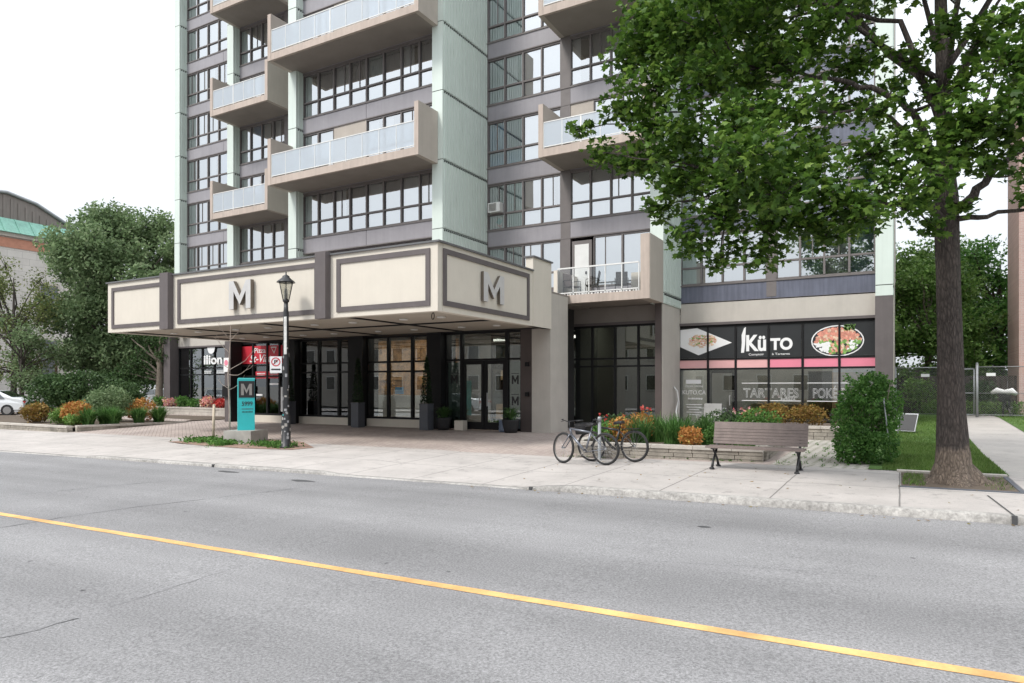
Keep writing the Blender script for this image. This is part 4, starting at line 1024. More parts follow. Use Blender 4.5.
bicycle('grey bicycle with silver rims leaning nearest the road at the bike post',(-6.2,14.22,gz(-6,14.2)),R(-10),'bsil',R(-14),group='bicycles parked by the post')
bicycle('black bicycle with front basket parked behind the grey one at the post',(-5.72,14.78,gz(-5.5,14.8)),R(-10),'bblk',R(10),basket=True,group='bicycles parked by the post',rack=True)
t=thing('parking_post',(-6.0,14.63,gz(-6,14.63)),'pale grey metal post that two bicycles lean against','post'); z=gz(-6,14.63)
mb=MB(); mb.lathe((-6.0,14.63,z),[(.09,0),(.09,.015),(.038,.02),(.038,.96)],16); mb.build('pole','galv',t)
mb=MB(); mb.lathe((-6.0,14.63,z+.96),[(.047,0),(.047,.08),(.03,.11)],16); mb.build('cap','galv',t)
# ---------------------------------------------------------------- stone planter by the bench
def stonewall(mb,a,b,z0,h,th,courses=3,capm=1):
    a=Vector(a);b=Vector(b); L=(b-a).length; d=(b-a)/L; nr=Vector((-d.y,d.x)); ang=math.atan2(d.y,d.x)
    ch=(h-.08)/courses
    for c in range(courses):
        x=0
        while x<L-.01:
            w_=min(rnd.uniform(.3,.62),L-x); 
            if L-x-w_<.12: w_=L-x
            p=a+d*(x+w_/2)+nr*rnd.uniform(-.008,.008); mb.m=0; zc=z0+ch*c+ch/2
            mb.obox((p.x,p.y,zc),w_-.012,th-.02+rnd.uniform(-.01,.01),ch-.010,rz=ang); x+=w_
    x=0
    while x<L-.01:
        w_=min(rnd.uniform(.7,1.1),L-x)
        if L-x-w_<.25: w_=L-x
        p=a+d*(x+w_/2); mb.m=capm; mb.obox((p.x,p.y,z0+h-.04),w_-.008,th+.04,.08,rz=ang); x+=w_
PL=thing('stone_planter',(-5,15.7,gz(-5,15.7)),'long low layered stone planter filled with flowers behind the bicycles and bench','planter')
mb=MB(); stonewall(mb,(-6.95,15.6),(-2.62,15.9),gz(-5,15.6)-.04,.36,.24); stonewall(mb,(-2.7,16.1),(-2.85,20.5),-.02,.33,.24); stonewall(mb,(-7.05,15.8),(-7.4,20.4),-.06,.36,.24); mb.build('wall',['stonew','stonecap'],PL)
mb=MB(); mb.poly([(-7.0,15.75,.16),(-2.8,16.0,.2),(-2.9,20.5,.2),(-7.35,20.5,.16)]); mb.build('soil','soil',PL)
P2=thing('stone_planter',(-2.5,23,0),'pale low stone planter under the sushi-style shop windows with russet shrubs','planter'); P2['label']='pale low stone planter in front of the poke shop windows'
mb=MB(); stonewall(mb,(-4.6,22.9),(-.75,22.9),0,.42,.26,3); stonewall(mb,(-4.5,23.1),(-4.5,26.4),0,.42,.26,3); mb.build('wall',['stonew','stonecap'],P2)
mb=MB(); mb.poly([(-4.4,23.0,.34),(-.8,23.0,.34),(-.8,26.5,.34),(-4.4,26.5,.34)]); mb.build('soil','soil',P2)
# ---------------------------------------------------------------- plants
def leafball(mb,c,r,n,size,shape='o',flat=.2,hollow=.5):
    c=Vector(c)
    for i in range(n):
        d=rvec(); L=max(d.length,.05); d=d/L*(hollow+(1-hollow)*L)*(1+.12*math.sin(d.x*9+c.x*5)*math.cos(d.z*8+c.y*3))
        p=c+Vector((d.x*r[0],d.y*r[1],d.z*r[2]))
        if p.z<c.z-r[2]*.98: continue
        leaf_at(mb,p,size,shape,flat)
def shrub(name,c,r,n,size,mat,label,cat='shrub',group=None,shape='o',stems=True):
    """c = base point on ground"""
    t=thing(name,c,label,cat,group); lm=MB()
    cc=Vector(c)+Vector((0,0,r[2]))
    lobes=[(cc,r)]+[(cc+Vector((rnd.uniform(-.5,.5)*r[0],rnd.uniform(-.5,.5)*r[1],rnd.uniform(-.2,.5)*r[2])),(r[0]*.6,r[1]*.6,r[2]*.6)) for _ in range(5)]
    for i,(q,rr) in enumerate(lobes): leafball(lm,q,rr,n//2 if i==0 else n//10,size,shape)
    sm=MB()
    for i in range(7):
        e=cc+rvec()*min(r)*.6; limb(sm,Vector(c)+Vector((rnd.uniform(-.05,.05),rnd.uniform(-.05,.05),0)),e,.012,.004,.08,4,4)
    sm.build('stems','barkg',t); lm.build('foliage',mat,t); return t
def lily(c,h,n,label,group,mat='blade',flowers=None,w_=.022,spread=.45):
    t=thing('daylily_clump',c,label,'plant',group); mb=MB(); c=Vector(c)
    for i in range(n):
        a=rnd.uniform(0,2*PI); L=h*rnd.uniform(.7,1.15); sp=spread*rnd.uniform(.3,1.1); b=c+Vector((rnd.uniform(-.18,.18),rnd.uniform(-.14,.14),0)); dirv=Vector((math.cos(a),math.sin(a),0)); sd=Vector((-dirv.y,dirv.x,0)); i0=len(mb.v)
        for k in range(6):
            t_=k/5; p=b+dirv*(sp*t_**1.6)+Vector((0,0,L*(t_-.38*t_**3*(sp/spread)))); ww=w_*(1-t_**2*.95)/2
            q=p+sd*ww; mb.v.append(tuple(q)); q=p-sd*ww; mb.v.append(tuple(q))
        for k in range(5): a_=i0+2*k; mb.face(a_,a_+1,a_+3,a_+2)
    mb.build('leaves',mat,t)
    if flowers:
        f=MB(); 
        for i in range(flowers[1]):
            p=c+Vector((rnd.uniform(-.3,.3),rnd.uniform(-.25,.25),h*rnd.uniform(.85,1.1)))
            for k in range(10): leaf_at(f,p,.09,'o',0)
        f.build('flowers',flowers[0],t)
    return t
gl='day lilies in the stone planter'
for i,(x,y,lb) in enumerate(((-5.55,16.2,'tall grassy day lily clump at the front middle of the stone planter'),(-4.85,16.5,'grassy day lily clump behind the rounded orange coleus'),(-4.9,17.4,'arching green lily clump at the back of the stone planter'),(-5.6,17.6,'leafy lily clump with a red bloom left of the back row'),(-4.2,17.2,'narrow leafed lily clump nearest the glass door'))):
    lily((x,y,.17),.88,230,lb,gl,flowers=('flred',1) if i in (0,3) else None,w_=.03,spread=.5)
go='orange foliage plants in the planters'
shrub('coleus',(-4.28,16.05,.17),(.27,.25,.27),900,.075,'orange','rounded orange and lime coleus in the planter between lilies and bench','plant',go)
shrub('coleus',(-6.2,16.5,.17),(.38,.30,.34),1100,.085,'orange','orange coleus behind the bicycle rear wheels in the planter','plant',go)
shrub('coleus',(-5.95,17.4,.17),(.34,.30,.40),800,.085,'orange','taller orange coleus at the back left of the stone planter','plant',go)
shrub('flower_bush',(-6.5,16.4,.17),(.40,.35,.30),900,.08,'hedge','green leafy bush dotted with red behind the bicycle basket','plant')
shrub('flower_bush',(-6.6,17.6,.17),(.55,.4,.36),1100,.08,'darkl','low dark green bush at the far left of the stone planter','plant')
def blooms(c,r,n,mat,label,cat='flower',group=None):
    t=MB(); c=Vector(c)
    for i in range(n):
        p=c+Vector((rnd.uniform(-r,r),rnd.uniform(-r*.6,r*.6),rnd.uniform(-.08,.12)))
        for k in range(9): leaf_at(t,p+rvec()*.02,.05,'o',.1)
    st=MB(); tt=thing('flowers',c,label,cat,group); t.build('petals',mat,tt)
    for i in range(5): st.tube([(c.x+rnd.uniform(-r,r)*.8,c.y,c.z-.4),(c.x+rnd.uniform(-r,r),c.y+.05,c.z)],.005,4)
    st.build('stems','blade',tt)
blooms((-6.4,16.6,.80),.50,7,'flred','red geraniums blooming behind the bicycle saddles')
shrub('flower_bush',(-3.6,16.7,.19),(.55,.4,.30),1300,.07,'hedge','low leafy bush behind the left end of the bench','plant')
shrub('flower_bush',(-3.3,19.0,.2),(.65,.5,.42),1300,.08,'hedge','leafy green bush with pink blooms behind the bench backrest','plant')
shrub('flower_bush',(-4.3,19.3,.2),(.7,.5,.40),1300,.08,'darkl','dark green bush at the back of the planter before the glass shop door','plant')
blooms((-3.6,18.8,.95),.45,9,'flmix','pink and white blooms above the bench backrest')
shrub('flower_bush',(-2.95,16.3,.1),(.28,.3,.16),500,.05,'hedge','small green weeds at the right end of the planter under the bench','plant')
gr='russet shrubs before the poke shop'
shrub('russet_shrub',(-3.55,23.5,.34),(.50,.42,.38),1300,.075,'russet','brown and olive shrub left of centre below TARTARES','shrub',gr)
shrub('russet_shrub',(-2.55,23.6,.34),(.62,.45,.36),1600,.075,'russet','wide russet shrub below the space before the second outlined window word','shrub',gr)
shrub('russet_shrub',(-4.25,23.5,.34),(.30,.3,.28),500,.075,'russet','small russet shrub at the left corner of the shop planter','shrub',gr)
shrub('weed_tuft',(-1.5,23.3,.34),(.18,.18,.12),260,.06,'bright','small bright green tuft on the right of the shop planter','plant')
# hedge bush with stake
H_=thing('thuja_bush',(-.62,17.3,0),'big rounded green thuja bush beside the lawn right of the paver path','shrub')
lm=MB()
for q,rr,n in (((-.62,17.3,1.02),(.50,.52,.80),4200),((-.95,17.1,.8),(.40,.45,.62),1600),((-.32,17.3,1.15),(.40,.45,.55),1600),((-.52,17.1,1.66),(.26,.28,.30),700),((-.98,17.2,1.28),(.25,.3,.3),600),((-.85,16.6,.42),(.42,.40,.42),1900),((-.42,16.5,.32),(.42,.36,.34),1600),((-.9,16.4,.25),(.35,.3,.27),900)):
    leafball(lm,q,rr,int(n*.8),.07,'o',-.1,.6)
for i in range(110):
    d=rvec().normalized(); e_=rnd.uniform(.85,1.12); q=Vector((-.62+d.x*.56*e_,17.25+d.y*.55*e_,1.0+d.z*.86*e_))
    if q.z<.15: continue
    for k in range(26): leaf_at(lm,q+d*rnd.uniform(0,.16)+rvec()*.07,.065,'o',-.1)
lm.build('foliage','hedge',H_)
sm=MB()
for i in range(14): limb(sm,(-.62+rnd.uniform(-.1,.1),17.3,0),(-.62+rnd.uniform(-.5,.5),17.2+rnd.uniform(-.4,.3),rnd.uniform(.8,1.7)),.03,.006,.06,5,5)
sm.build('stems','barkg',H_)
mb=MB(); mb.tube([(-.16,16.75,0),(-.30,16.72,1.35)],.014,8); mb.lathe((-.30,16.72,1.35),[(.02,0),(.02,.03)],8); tag(mb.build('garden_stake','galv',base=(-.16,16.75,0)),'thin grey metal stake leaning in front of the thuja bush','stake')
# information board on the lawn
t=thing('lawn_board',(.15,24.8,.16),'small tilted dark notice board standing in the lawn behind the thuja','sign')
mb=MB(); mb.obox((.2,24.9,.50),.56,.03,.62,rz=-.35,rx=-.5); mb.m=1; mb.obox((.2,24.88,.50),.50,.034,.56,rz=-.35,rx=-.5); mb.build('panel',['galv','blackp'],t)
mb=MB(); mb.tube([(-.05,24.75,.12),(-.05,24.8,.4)],.014,6); mb.tube([(.42,24.95,.12),(.42,25,.4)],.014,6); mb.build('leg','galv',t)
# grass blades (uncountable)
def blades(name,regions,label,hh=.07,mat='grass'):
    mb=MB()
    for (u0,u1,v0,v1,n) in regions:
        for i in range(n):
            u=rnd.uniform(u0,u1); v=rnd.uniform(v0,v1); z=gz(u,v); h=hh*rnd.uniform(.5,1.5); a=rnd.uniform(0,6.28); dx,dy=math.cos(a)*.008,math.sin(a)*.008
            lx,ly=rnd.uniform(-.04,.04),rnd.uniform(-.04,.04); mb.v+=[(u-dx,v-dy,z),(u+dx,v+dy,z),(u+lx,v+ly,z+h)]; k=len(mb.v); mb.face(k-3,k-2,k-1)
    tag(mb.build(name,mat),label,'grass',kind='stuff')
blades('grass',[(-.3,1.72,15.42,22,26000),(-.3,1.72,22,32,14000),(3.4,7,17,33,12000),(.05,.38,13.3,14.9,420),(1.2,1.6,13.3,14.9,120)],'short bright green grass on the lawn beside the path',.06)
mb=MB()
for i in range(60):
    u=rnd.uniform(-2.35,-.9); v=rnd.uniform(15.5,21); c=Vector((u,v,gz(u,v)+.02))
    for k in range(14): leaf_at(mb,c+rvec()*.05,.035,'o',.3)
for i in range(26):
    u=rnd.uniform(-7.4,-2.7); c=Vector((u,15.46+(u+7.5)*.06,gz(u,15.4)+.02))
    for k in range(10): leaf_at(mb,c+rvec()*.04,.03,'o',.3)
tag(mb.build('weeds','hedge'),'small weeds growing in the joints of the old pavers','weeds',kind='stuff')
mb=MB()
for i in range(150):
    u=rnd.uniform(-7,3); v=rnd.choice([rnd.uniform(11.1,15.2),rnd.uniform(10.5,10.78),rnd.uniform(12.5,15)]); leaf_at(mb,Vector((u,v,gz(u,v)+.012)),rnd.choice([.03,.05,.07]),'o',2.5)
tag(mb.build('fallen_leaves','russet'),'small dry leaves scattered on the pavement and in the gutter','fallen leaves',kind='stuff')
# ---------------------------------------------------------------- fence on the right
t=thing('chain_link_fence',(3,32.5,.42),'grey chain link fence with a gate across the end of the path','fence')
zf=.42; ht=1.98
def post(u,r_=.035,h=ht): m=MB(); m.tube([(u,32.5,zf-.1),(u,32.5,zf+h)],r_,8); m.lathe((u,32.5,zf+h),[(r_*1.2,0),(r_*.5,.05)],8); m.build('post','galv',t)
for u in (-.15,1.75,2.65,4.6,6.8,9): post(u,.05 if u==2.65 else .03,ht+.12 if u==2.65 else ht)
m=MB()
for a,b in ((-.15,1.7),(2.7,9)):
    m.tube([(a,32.5,zf+ht),(b,32.5,zf+ht)],.02,6)
m.tube([(2.7,32.5,zf+.95),(9,32.5,zf+.95)],.014,6); m.tube([(-.15,32.5,zf+.1),(9,32.5,zf+.1)],.010,6); m.build('rail','galv',t)
m=MB(); 
for a,b in (((1.8,.1),(1.8,1.9)),((2.55,.1),(2.55,1.9)),((1.8,1.9),(2.55,1.9)),((1.8,.1),(2.55,.1)),((1.8,.95),(2.55,.95))): m.tube([(a[0],32.48,zf+a[1]),(b[0],32.48,zf+b[1])],.022,6)
m.build('gate','galv',t)
m=MB(); s_=.085; 
for i in range(int(11.5/s_)):
    x=-2+i*s_
    for sg in (1,-1):
        a=x if sg==1 else x+ht; b=x+ht if sg==1 else x; z0_,z1_=zf+.05,zf+ht
        # clip to [-.15,9]
        def cl_(x0,z0,x1,z1,lo,hi):
            if x0>x1: x0,z0,x1,z1=x1,z1,x0,z0
            if x1<lo or x0>hi: return None
            if x0<lo: z0+=(z1-z0)*(lo-x0)/(x1-x0); x0=lo
            if x1>hi: z1-=(z1-z0)*(x1-hi)/(x1-x0); x1=hi
            return x0,z0,x1,z1
        q=cl_(a,z0_,b,z1_,-.15,9)
        if q: m.tube([(q[0],32.52,q[1]),(q[2],32.52,q[3])],.0025,3,False)
m.build('wire_mesh','galv',t)
m=MB(); m.box(2.95,3.25,32.46,32.47,zf+1.62,zf+1.74); m.box(.75,1.05,32.46,32.47,zf+1.6,zf+1.72); m.build('sign_plate','wt',t)
# bicycles behind the fence
bk=bicycle('bicycle with a white covered saddle and basket behind the fence',(3.75,33.6,.42),R(70),'bblk',R(15),group='bicycles behind the fence',basket=True)
mb=MB(); 
i0=len(mb.v)
mb.tube([(-.42,-.42,.90),(-.45,-.25,1.03),(-.42,0,1.0),(-.40,.25,1.05),(-.38,.44,.95)],[.06,.13,.08,.12,.06],10); mb.build('white_cover','cw',bk); mb=MB(); mb.tube([(.05,0,.93),(.2,.0,.99),(.34,0,.95)],[.05,.11,.07],10); mb.build('white_cover','cw',bk)
bicycle('dark bicycle standing beside the pink brick wall behind the fence',(5.0,33.7,.42),R(75),'bblk',R(-10),group='bicycles behind the fence')
mb=MB()
for i in range(12):
    u=1.2+i*.45
    if 1.9<u<2.4: continue
    leafball(mb,(u,34.4+rnd.uniform(-.2,.3),.72),(.4,.35,.32),420,.08,'o',.2,.6)
tag(mb.build('ground_cover','bright'),'bright green low plants growing behind the fence','ground cover',kind='stuff')
# pink brick building at the right edge
t=thing('brick_building',(9,42,.4),'pink brick building at the right edge behind the fence','building')
mb=MB(); mb.box(4.42,22,36,39.5,0,15); mb.build('wall','brick',t)
mb=MB(); mb.box(4.3,22.1,35.9,39.6,15,15.4); mb.build('roof','trim',t)
for k in range(4):
    for u in (6.5,10,13.5):
        f=MB(); z0=1.8+k*3.2; f.box(u,u+1.4,35.93,35.99,z0,z0+.1); f.box(u,u+1.4,35.93,35.99,z0+1.5,z0+1.6); f.box(u,u+.08,35.93,35.99,z0+.1,z0+1.5); f.box(u+1.32,u+1.4,35.93,35.99,z0+.1,z0+1.5); wn=f.build('window','white',t)
        g=MB(); g.box(u+.08,u+1.32,35.97,35.985,z0+.1,z0+1.5); g.build('pane','carg',wn)
mb=MB(); mb.box(4.72,5.0,35.86,35.99,2.6,2.66); mb.m=1; mb.box(4.76,4.96,35.85,35.98,2.35,2.6); mb.build('wall_lamp',['black','wlamp'],t)
# trees behind the fence
g_='trees behind the fence'
def rclumps(cx,cy,z0,z1,rx,n,r0,r1):
    out=[]
    for i in range(n):
        zz=rnd.uniform(z0,z1); k=math.sqrt(max(.1,1-((zz-(z0+z1)/2)/((z1-z0)/2+.4))**2)); a=rnd.uniform(0,2*PI); q=rnd.uniform(.2,1)
        out.append((cx+rx*k*q*math.cos(a),cy+rx*k*q*math.sin(a),zz,rnd.uniform(r0,r1)))
    return out
simple_tree('leafy_tree',(1.2,39,.4),8.2,.2,rclumps(1.2,39,.9,7.4,2.7,44,.8,1.25),'bright','barkg','bright green leafy tree left of the maple trunk behind the fence','tree',g_,520,.19)
simple_tree('leafy_tree',(4.6,44,.4),9.6,.25,rclumps(3.9,44,1.0,9.0,3.4,44,.9,1.35),'hedge','bark','dark green leafy tree between the maple trunk and pink brick wall','tree',g_,360,.22)
simple_tree('leafy_tree',(-1.5,50,.4),9.5,.25,rclumps(1.5,50,1.0,10,4.4,40,1.1,1.6),'bright','bark','pale green tree furthest back past the tower corner','tree',g_,260,.26)
# dark wooden shed behind fence 
mb=MB()
for i in range(26): x=-.1+i*.2; mb.box(x,x+.19,36.6,36.64,.3,2.1)
tag(mb.build('board_fence','bark',base=(2,36.6,.3)),'dark board fence in the shade behind the chain link fence','fence')
shrub('dark_shrub',(2.9,35.6,.4),(.7,.5,.75),1200,.12,'darkl','dark shrub directly behind the chain link gate','shrub')
shrub('dark_shrub',(.9,35.3,.4),(.8,.5,.8),1300,.12,'bright','light green shrub behind the fence left of the maple trunk','shrub')
# white handrail at the shop door
mb=MB(); mb.tube([(-7.5,26.2,0),(-7.45,26.2,1.0),(-7.5,26.15,1.45),(-7.62,26.1,1.62)],.035,8); mb.tube([(-7.25,25.5,0),(-7.35,25.5,.7),(-7.45,26.1,1.05)],.03,8)
tag(mb.build('handrail','white',base=(-7.5,26,0)),'white curved handrail beside the poke shop door','handrail')
t=thing('folding_sign',(-5.9,25.2,0),'grey blank folding pavement sign before the poke shop door','sign')
mb=MB(); mb.obox((-5.9,25.1,.52),.62,.03,1.0,rx=-.18); mb.build('front_board',[M('grey_board',(.3,.3,.29),.6)],t); mb=MB(); mb.obox((-5.9,25.32,.52),.62,.03,1.0,rx=.18); mb.build('rear_board','galv',t)
# ---------------------------------------------------------------- balcony furniture
def chair(loc,rz,label,mat):
    t=thing('balcony_chair',loc,label,'chair','chairs on the balcony',rz,local=True)
    m=MB(); m.obox((0,0,.42),.46,.44,.03); m.build('seat',mat,t)
    m=MB(); m.obox((0,.24,.70),.44,.025,.50,rx=-.18); m.build('backrest',mat,t)
    for x,y in ((-.23,-.2),(.23,-.2),(-.23,.22),(.23,.22)): m=MB(); m.tube([(x,y*1.15,0),(x,y,.42)],.014,6); m.build('leg','iron',t)
    for x in (-.24,.24): m=MB(); m.tube([(x,-.22,.40),(x,-.2,.64),(x,.2,.66),(x,.27,.62)],.013,6); m.build('armrest','iron',t)
    return t
chair((-10.85,23.75,5.0),R(70),'brown balcony chair in the left corner of the chair balcony','bench')
chair((-10.05,23.8,5.0),R(-75),'dark metal armchair in front of the white balcony door','iron')
chair((-9.0,24.1,5.0),R(20),'dark armchair in the shade at the right of the same balcony','pot')
mb=MB(); mb.box(-8.45,-8.1,23.6,23.95,5.0,5.75); mb.box(-8.35,-8.2,23.59,23.6,5.35,5.5); tag(mb.build('storage_box','cream',base=(-8.3,23.8,5)),'cream box standing at the right end of the chair balcony','box')
# ---------------------------------------------------------------- planters at the entrance
def tall_planter(u,v,label):
    t=thing('tall_planter',(u,v,0),label,'planter','tall slate planters at the lobby columns')
    m=MB(); m.box(u-.19,u+.19,v-.19,v+.19,0,.98); m.box(u-.2,u+.2,v-.2,v+.2,.94,.99); m.build('pot','planter',t)
    m=MB(); m.box(u-.17,u+.17,v-.17,v+.17,.99,1.0); m.build('soil','soil',t)
    s=MB(); limb(s,(u,v,.99),(u,v,2.6),.02,.006,.02,5,5); s.build('stem','bark',t)
    l=MB()
    for i in range(1500):
        h=rnd.random()**1.2; r_=.24*(1-h)**.6*rnd.uniform(.5,1); a=rnd.uniform(0,6.28); leaf_at(l,Vector((u+r_*math.cos(a),v+r_*math.sin(a),1.0+h*1.75)),.07,'o',-.4)
    l.build('conifer','conif',t)
for u,v,lb in ((-23.0,20.95,'slate planter with dark conifer nearest the lamp post'),(-18.85,20.7,'slate planter with dark conifer between the two lobby windows'),(-15.45,20.7,'slate planter with dark conifer left of the entrance doors')): tall_planter(u,v,lb)
def pot(u,v,label,s=1):
    t=thing('potted_plant',(u,v,0),label,'potted plant','round pots flanking the entrance doors')
    m=MB(); m.lathe((u,v,0),[(.2*s,0),(.25*s,.15),(.3*s,.42),(.31*s,.46),(.27*s,.45)],20); m.build('pot','pot',t)
    mb=MB()
    for i in range(150):
        a=rnd.uniform(0,6.28); L=rnd.uniform(.4,.8)*s; sp=rnd.uniform(.15,.6)*s; d=Vector((math.cos(a),math.sin(a),0)); sd=Vector((-d.y,d.x,0)); b=Vector((u,v,.44)); i0=len(mb.v)
        for k in range(5):
            t_=k/4; p=b+d*sp*t_+Vector((0,0,L*(t_-.45*t_**3))); ww=.014*(1-t_*t_); mb.v+=[tuple(p+sd*ww),tuple(p-sd*ww)]
        for k in range(4): a_=i0+2*k; mb.face(a_,a_+1,a_+3,a_+2)
    for i in range(160): leaf_at(mb,Vector((u,v,.62))+rvec()*.28,.07,'o',.2)
    mb.build('leaves','spiky',t)
pot(-14.92,21.05,'dark round pot of spiky green leaves left of the entrance doors'); pot(-11.95,20.95,'dark round pot of leafy green plants right of the entrance doors',1.05)
mb=MB(); mb.box(-14.5,-14.12,21.15,21.45,0,.36); tag(mb.build('cream_block','cream',base=(-14.3,21.3,0)),'small cream box beside the left entrance pot','box')
mb=MB(); mb.lathe((-12.35,21.3,0),[(.26,0),(.27,.1),(.25,.12),(.27,.2),(.25,.22),(.27,.42)],16); tag(mb.build('blue_tub',M('blue_tub',(.16,.2,.28),.4,.3,6),base=(-12.35,21.3,0)),'blue and white tub on the ground right of the entrance doors','tub')
# ---------------------------------------------------------------- lamp post
lu,lv=-15.68,14.16; lz=gz(lu,lv); LP=thing('street_lamp',(lu,lv,lz),'black lantern street lamp post covered in old stickers by the driveway','street lamp')
m=MB(); m.lathe((lu,lv,lz),[(.17,0),(.17,.05),(.13,.08),(.13,.9),(.10,1.0),(.085,1.1),(.08,4.0),(.065,4.05),(.06,4.28)],16); m.build('pole','iron',LP)
m=MB()
for i in range(34):
    z=rnd.uniform(.3,3.0) if i<26 else rnd.uniform(.05,.6); a=rnd.uniform(-2.6,.6); r_=.132 if z<.9 else (.088 if z>1.1 else .11); s_=rnd.uniform(.03,.08); h_=rnd.uniform(.03,.10); m.m=rnd.choice([0,0,0,0,0,2,1]) if i%6==0 else rnd.choice([0,2])
    P_=[]
    for k in (0,1,2): P_.append((lu+r_*math.cos(a+k*s_/r_/2),lv+r_*math.sin(a+k*s_/r_/2)))
    for k in (0,1): m.poly([(*P_[k],lz+z),(*P_[k+1],lz+z),(*P_[k+1],lz+z+h_),(*P_[k],lz+z+h_)])
m.m=0; m.box(lu+.02,lu+.10,lv-.1,lv-.085,lz+3.0,lz+4.0) if False else None
m.build('sticker',['block','teal','cg'],LP)
m=MB(); m.box(lu+.02,lu+.13,lv-.10,lv-.09,lz+2.75,lz+3.85); m.build('pole_banner',[M('worn_notice',(.6,.6,.58),.7,.3,5)],LP)
m=MB(); m.lathe((lu,lv,lz+4.26),[(.05,0),(.09,.04),(.10,.08),(.06,.12)],12); 
hx=[(math.cos(PI/3*i+.3),math.sin(PI/3*i+.3)) for i in range(6)]
for i in range(6):
    x,y=hx[i]; m.tube([(lu+x*.10,lv+y*.10,lz+4.36),(lu+x*.21,lv+y*.21,lz+4.86)],.013,5)
    x2,y2=hx[(i+1)%6]; m.tube([(lu+x*.21,lv+y*.21,lz+4.86),(lu+x2*.21,lv+y2*.21,lz+4.86)],.016,5)
m.lathe((lu,lv,lz+4.86),[(.27,0),(.26,.025),(.13,.13),(.11,.15),(.10,.19),(.02,.24),(.02,.30),(.0,.34)],12); m.build('lantern_frame','iron',LP)
m=MB()
for i in range(6):
    (x,y),(x2,y2)=hx[i],hx[(i+1)%6]; m.poly([(lu+x*.10,lv+y*.10,lz+4.37),(lu+x2*.10,lv+y2*.10,lz+4.37),(lu+x2*.205,lv+y2*.205,lz+4.85),(lu+x*.205,lv+y*.205,lz+4.85)])
m.build('lantern_glass','lampg',LP)
m=MB(); m.lathe((lu,lv,lz+4.38),[(.05,0),(.05,.2),(.035,.3)],10); m.build('bulb','wt',LP)
# no-parking sign: faces along the street towards the camera
def nps(parent,c,rz,w_=.33,h_=.48):
    cx,cy,cz=c; m=MB()
    m.m=0; m.obox((0,0,0),w_,.012,h_); m.m=1
    n=28
    for k in range(n):
        a,b=2*PI*k/n,2*PI*(k+1)/n; m.poly([(.10*math.cos(a),-.009,.08+.10*math.sin(a)),(.10*math.cos(b),-.009,.08+.10*math.sin(b)),(.13*math.cos(b),-.009,.08+.13*math.sin(b)),(.13*math.cos(a),-.009,.08+.13*math.sin(a))])
    m.obox((0,-.010,.08),.22,.002,.024,ry=-.78); m.m=2; m.box(-.045,-.02,-.012,-.009,.02,.14) ; m.box(-.02,.045,-.012,-.009,.118,.14); m.box(-.02,.045,-.012,-.009,.07,.09); m.box(.03,.045,-.012,-.009,.09,.118); m.box(-.1,.1,-.012,-.009,-.16,-.12); m.prism([(-.14,-.009,-.14),(-.1,-.009,-.11),(-.1,-.009,-.17)],(0,-.002,0)); m.prism([(.14,-.009,-.14),(.1,-.009,-.17),(.1,-.009,-.11)],(0,-.002,0))
    rm=Matrix.Rotation(rz,3,'Z'); m.v=[tuple(rm@Vector(p)+Vector(c)) for p in m.v]
    return m.build('parking_sign',['wt','red','blackp'],parent)
nps(LP,(lu-.20,lv-.20,lz+2.45),R(45))
# ---------------------------------------------------------------- pylon sign on a concrete block
pu,pv=-18.52,15.08; pz=gz(pu,pv)
mb=MB(); mb.obox((pu-.05,pv+.02,pz+.17),.95,1.05,.42,rz=R(20)); tag(mb.build('concrete_block','block',base=(pu,pv,pz)),'pale concrete block that carries the teal pylon sign','block')
t=thing('pylon_sign',(pu,pv,pz+.38),'teal and black pylon sign with metal M and number 5999','sign')
rzp=R(50); rm=Matrix.Rotation(rzp,3,'Z')
def loc(m,c=(pu,pv,pz+.38)): m.v=[tuple(rm@Vector(p)+Vector(c)) for p in m.v]; return m
m=MB(); m.m=0; m.box(-.25,.25,-.12,.12,0,1.66); m.m=1; m.box(-.275,-.251,-.125,.125,0,1.68); m.box(-.251,.26,-.125,.125,1.661,1.70); loc(m).build('body',['teal','teall'],t)
m=MB(); m.box(-.235,.245,-.135,-.121,1.06,1.60); loc(m).build('black_panel','blackp',t)
m=MB(); Mglyph(m,.0,1.14,.33,.37,-.14,.02,.25); loc(m).build('emblem',['chrome','lettersd'],t)
ORG['__']=Vector(); 
text('lettering','5999',t,tuple(Vector((pu,pv,pz+.38))+rm@Vector((.02,-.122,.80))),.14,'blackp',width=.33,bold=.014,rz=rzp)
smallprint('small_print',t,tuple(Vector((pu,pv,pz+.38))+rm@Vector((.02,-.122,.68))),.34,.028,'planter',1,rzp); smallprint('small_print',t,tuple(Vector((pu,pv,pz+.38))+rm@Vector((.02,-.122,.58))),.34,.035,'blackp',1,rzp)
# mulch bed, sapling, stake, tufts
mb=MB(); pts=[(-21.6,14.35),(-19.2,13.75),(-16.9,13.6),(-15.1,13.85),(-14.9,14.5),(-16.5,15.6),(-18.8,15.9),(-20.6,15.2)]
mb.poly([(x,y,gz(x,y)+.012) for x,y in pts]); struct('mulch_bed',mb,'mulch')
mb=MB()
for cx,cy,n,rx in ((-20.2,14.75,420,.75),(-18.4,14.15,260,.35),(-16.7,14.5,260,.7),(-15.9,14.3,120,.4),(-19.6,14.7,220,.5)):
    for i in range(n):
        c=Vector((cx+rnd.gauss(0,.5)*rx,cy+rnd.gauss(0,.22),gz(cx,cy)+rnd.uniform(0,.12)))
        for k in range(3): leaf_at(mb,c+rvec()*.04,.08,'o',0)
tag(mb.build('weeds','hedge'),'green weeds growing in the mulch round the pylon sign','weeds',kind='stuff')
sx_,sy_=-18.95,14.75; sz=gz(sx_,sy_); t=thing('bare_sapling',(sx_,sy_,sz),'thin leafless sapling standing in front of the teal sign','tree')
